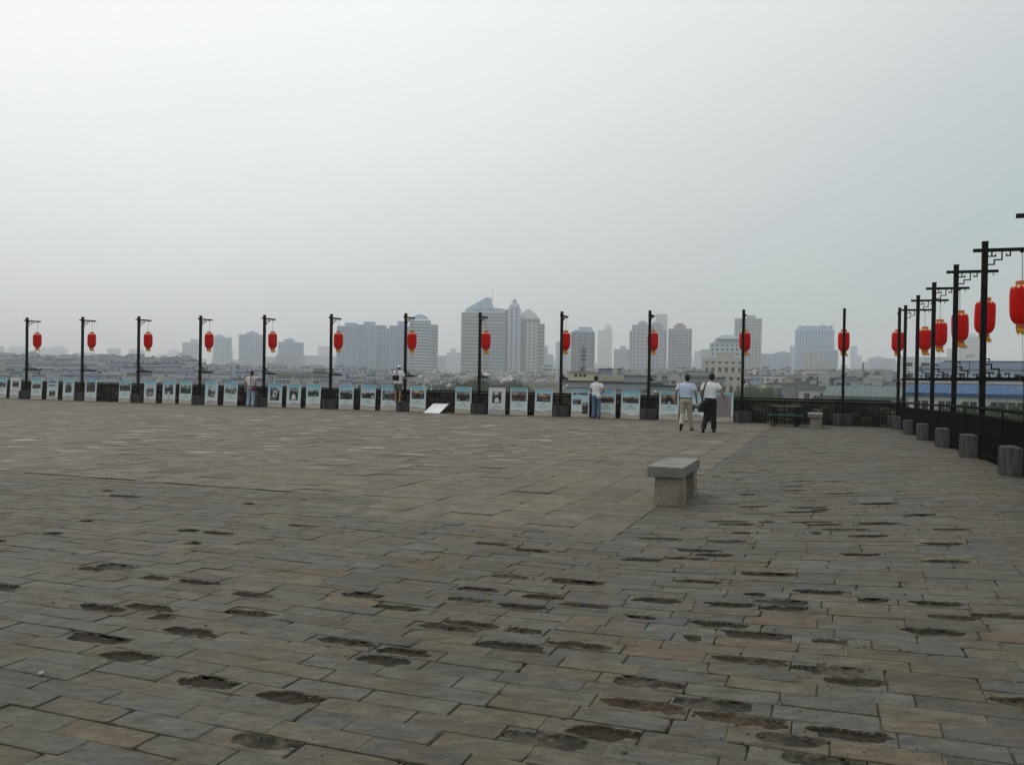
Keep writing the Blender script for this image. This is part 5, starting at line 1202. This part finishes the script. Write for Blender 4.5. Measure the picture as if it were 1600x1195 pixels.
def district(n, u0, u1, rows, label, group, walls, roofs, wmin, wmax, pitched=.7, turn=.3, hvar=2.5):
    cnt = 0
    for ri, (Y, v) in enumerate(rows):
        u = u0 + r.uniform(-10, 10)
        while u < u1:
            w = r.uniform(wmin, wmax)*(300/Y if Y > 300 else (300/Y)**.3)*.9; vv = v + r.uniform(-hvar, hvar)
            tl = (u + w/2 - 800)*.0157; vv += tl
            wc = r.choice(walls); rc = r.choice(roofs); pit_ = r.random() < pitched
            k_, ri_, wtxt = where(u + w/2, ri); SEEN[(group, k_, ri_)] = q_ = SEEN.get((group, k_, ri_), 0) + 1
            lb = '%s %s, %s of its %s row, %s' % (shade(wc), ('tiled ' if pit_ else 'flat roofed ') + NOUN[group], ORD[min(q_, 20)-1], ROWN[len(rows)][ri], wtxt)
            house(lb, u, u + w, vv, vv - (r.uniform(4.5, 7.5)*300/Y if pit_ else -1), Y + r.uniform(-8, 8), wc, rc, turn=r.uniform(-turn, turn), dep=r.uniform(.4, .8), group=group, cat='house' if pit_ else 'apartment block', name='house' if pit_ else 'apartment_block', trim=(.62, .62, .60), gable=r.random() < .6, clutter=r.choice((0, 1, 1, 2)))
            u += w*r.uniform(.95, 1.25); cnt += 1
    return cnt
BW_ = [(.21, .23, .26), (.24, .25, .27), (.18, .20, .24), (.44, .45, .46), (.22, .22, .245)]; BR_ = [(.09, .10, .13), (.12, .13, .155), (.07, .08, .11), (.16, .165, .175)]
WW_ = [(.68, .63, .55), (.55, .52, .47), (.72, .68, .60), (.46, .45, .42), (.42, .52, .50), (.60, .59, .57)]
district(0, -60, 300, [(620, 567), (520, 572), (430, 579), (340, 587), (260, 597), (200, 607)], 'blue grey housing block with a tiled roof in the crowded hazy district on the left', 'hazy housing blocks on the left', BW_, BR_, 30, 62, .75)
district(0, 290, 545, [(600, 579), (430, 588), (300, 600), (220, 611)], 'low hazy grey house in front of the left residential towers', 'low houses below the left towers', BW_, BR_, 26, 50, .7)
district(0, 632, 895, [(560, 585), (470, 589), (400, 593.5), (330, 599), (270, 606)], 'small pale flat house in the jumble below the office complex', 'pale houses below the office complex', WW_, [(.30, .29, .28), (.42, .41, .40), (.14, .15, .16)], 9, 24, .3, .5, 3.0)
district(0, 895, 1110, [(520, 577), (380, 585)], 'grey mid distance block behind the cream diamond building', 'blocks behind the cream diamond building', [(.36, .36, .35), (.42, .41, .38), (.28, .29, .30)], BR_, 18, 36, .5)
district(0, 1040, 1260, [(560, 572), (420, 582), (300, 596)], 'pale low block in the haze beyond the tree belt', 'pale blocks beyond the tree belt', WW_[:3] + BW_[:2], BR_, 16, 34, .5, .4)
district(0, 1295, 1480, [(480, 573), (340, 580)], 'hazy grey roof behind the dark terraced roofs', 'hazy roofs behind the right railing corner', BW_, BR_, 20, 44, .6)
district(0, 545, 640, [(520, 583), (380, 592), (280, 603)], 'low hazy block at the foot of the long apartment row', 'low blocks at the foot of the apartment row', BW_, BR_, 18, 34, .6)
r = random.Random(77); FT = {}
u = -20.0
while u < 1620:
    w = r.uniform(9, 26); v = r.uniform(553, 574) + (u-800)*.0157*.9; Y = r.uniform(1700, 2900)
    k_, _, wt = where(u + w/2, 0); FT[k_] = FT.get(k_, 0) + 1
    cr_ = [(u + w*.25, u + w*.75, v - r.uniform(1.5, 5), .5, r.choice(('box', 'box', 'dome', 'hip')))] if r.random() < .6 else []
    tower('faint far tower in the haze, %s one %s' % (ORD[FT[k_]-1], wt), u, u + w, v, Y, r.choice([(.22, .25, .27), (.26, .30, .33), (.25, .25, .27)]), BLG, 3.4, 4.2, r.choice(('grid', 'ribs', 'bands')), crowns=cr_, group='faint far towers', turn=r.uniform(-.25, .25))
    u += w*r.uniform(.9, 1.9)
# far city mass, no one block can be told from the next
m = MB(); r = random.Random(33)
for i in range(900):
    Y = r.uniform(1200, 4200); x = r.uniform(-.72, .72)*Y; w = r.uniform(14, 46); h = r.uniform(10, 22) + (r.random() < .10)*r.uniform(8, 22)
    M_ = Matrix.Translation((x, Y, 0)) @ Matrix.Rotation(r.uniform(-.5, .5), 4, 'Z'); m.box(-w/2, w/2, 0, w*.5, GZ, GZ+h, 0, M_)
    for q in range(int(h/3.2)): m.box(-w/2-.2, w/2+.2, -.2, w*.5+.2, GZ+q*3.2+1.8, GZ+q*3.2+3.0, 1, M_)
for i in range(420):
    Y = r.uniform(150, 1200); x = r.choice((-1, 1))*r.uniform(.70, 1.5)*Y; w = r.uniform(10, 26); h = r.uniform(9, 16)
    M_ = Matrix.Translation((x, Y, 0)) @ Matrix.Rotation(r.uniform(-.5, .5), 4, 'Z'); m.box(-w/2, w/2, 0, w*.5, GZ, GZ+h, 0, M_)
    for q in range(int(h/3.2)): m.box(-w/2-.2, w/2+.2, -.2, w*.5+.2, GZ+q*3.2+1.8, GZ+q*3.2+3.0, 1, M_)
o = part('distant_city', m, [glass_m((.10, .12, .14)), wall_m((.26, .28, .29))], None); o['kind'] = 'stuff'
tag(o, 'distant low city blocks dissolving into the haze', 'city blocks'); 

# ------------------------------------------------------------------ trees
M_LEAF = mat('foliage', (.035, .075, .022), .8, .45, .8, 0, attr='object'); M_LEAF2 = mat('foliage_light', (.06, .10, .035), .8, .4, .8, 0, attr='object'); M_BARK = mat('bark', (.06, .045, .03), .9, .3, 3, .5)
def crown_mesh(seed, n=2600):
    r = random.Random(seed); m = MB(); lob = [(Vector((r.uniform(-.6, .6), r.uniform(-.6, .6), r.uniform(-.25, .55))), r.uniform(.28, .5)) for _ in range(13)]
    for i in range(n):
        c, q = r.choice(lob); d = Vector((r.gauss(0, 1), r.gauss(0, 1), r.gauss(0, .8))).normalized()*q*r.uniform(.6, 1.08)
        p = c + d; a = Vector((r.gauss(0, 1), r.gauss(0, 1), r.gauss(0, 1))).normalized(); b = a.cross(Vector((r.gauss(0, 1), r.gauss(0, 1), r.gauss(0, 1)))).normalized(); s = r.uniform(.025, .055)
        m.poly([p - a*s, p + b*s*.7, p + a*s, p - b*s*.7], 0 if r.random() < .62 else 1)
    return m.mesh('crown', [M_LEAF, M_LEAF2])
CR = [crown_mesh(k) for k in range(4)]
def trunk_mesh(seed):
    r = random.Random(seed); m = MB(); m.tube([(0, 0, 0), (.02, 0, .3), (0, .02, .62)], [.05, .038, .028], 8)
    for q in range(6): a = q*1.05 + r.random()*.5; h = r.uniform(.35, .6); m.tube([(0, 0, h), (math.cos(a)*.13, math.sin(a)*.13, h+.14), (math.cos(a)*.26, math.sin(a)*.26, h+.32)], [.022, .014, .006], 5)
    return m.mesh('trunk', [M_BARK])
TRK = [trunk_mesh(k) for k in range(3)]
def tree(label, u, vt, Y, wpx, group, hue=(1, 1, 1), name='tree'):
    c = px(u, vt, Y); H_ = c.z - GZ; R_ = max(wpx/2*Y/F, H_*.20); g = thing(name, label, 'tree', (c.x, c.y, GZ), r.uniform(0, 6), group)
    t = add('trunk', r.choice(TRK), g); t.scale = (H_*.42, H_*.42, H_*.92)
    f = add('crown', r.choice(CR), g); hz = max(min(R_*.9, H_*.42), H_*.26); f.scale = (R_, R_, hz); f.location = (0, 0, H_ - hz*.92); f.color = (*[h*r.uniform(.85, 1.15) for h in hue], 1)
r = random.Random(5)
for i, (u, v, Y, w) in enumerate([(700, 596, 215, 40), (722, 590, 225, 42), (744, 587, 235, 46), (765, 590, 228, 40), (786, 595, 215, 34), (803, 590, 240, 36), (822, 595, 225, 34), (680, 601, 190, 34), (752, 597, 180, 50), (795, 600, 170, 42), (838, 601, 200, 30)]):
    tree('tree in the clump around the eighth pole, %s' % (['left of it, farthest left', 'rear row, just left of the pole', 'tallest, rear of the pole', 'rear row, just right of the pole', 'middle, right of the pole', 'rear row, second from the right', 'second last at right', 'low and leftmost in front', 'low and broad in front', 'low front one right of the pole', 'lowest and farthest right'][i]), u, v, Y, w, 'trees around the eighth pole')
for i, (u, v, Y, w) in enumerate([(1150, 603, 200, 30), (1172, 599, 210, 34), (1190, 602, 190, 32), (1208, 597, 230, 36), (1225, 603, 200, 28), (1142, 610, 160, 28), (1165, 609, 150, 34), (1186, 610, 155, 32), (1208, 609, 165, 30)]):
    tree('green tree right of the eleventh pole, %s from left in its %s row' % (ORD[[0, 1, 2, 3, 4, 0, 1, 2, 3][i]], 'rear' if i < 5 else 'front'), u, v, Y, w, 'trees right of the eleventh pole', (1.1, 1.15, .9))
for i, (u, v, Y, w) in enumerate([(1068, 577, 420, 16), (1060, 579, 430, 14), (1076, 579, 425, 12), (172, 592, 300, 22), (182, 594, 290, 16), (1290, 612, 150, 14)]):
    tree(['dark tree top on the skyline left of the walking men, ' + ['middle one', 'leftmost', 'rightmost'][i % 3], 'small dim tree in the hazy left district, ' + ['left one', 'right one'][i % 2 ^ 1], 'small tree before the white windowed front'][0 if i < 3 else 1 if i < 5 else 2], u, v, Y, w, ['trees above the walking men', 'dim trees in the left district', None][0 if i < 3 else 1 if i < 5 else 2], (.7, .8, .9))
for i, u in enumerate((1495, 1512, 1530, 1552, 1568, 1584, 1604, 1470)):
    tree('low garden tree under the bright blue roof, %s from the left' % ORD[[1470, 1495, 1512, 1530, 1552, 1568, 1584, 1604].index(u)], u, 622 + (i*7 % 5) + (u-1500)*.02, 86, 26, 'garden trees below the bright blue roof', (.8, .9, 1.0))

# ------------------------------------------------------------------ haze
hm = bpy.data.materials.new('haze'); hm.use_nodes = True; n = hm.node_tree; n.nodes.clear()
ho = n.nodes.new('ShaderNodeOutputMaterial'); hv = n.nodes.new('ShaderNodeVolumePrincipled')
hv.inputs['Color'].default_value = (.985, .968, .985, 1); hv.inputs['Density'].default_value = .00047; hv.inputs['Anisotropy'].default_value = .2
n.links.new(hv.outputs[0], ho.inputs['Volume'])
m = MB(); m.box(-4900, 4900, -1600, 5600, -15.2, 150); o = part('haze', m, hm, None); o['kind'] = 'stuff'
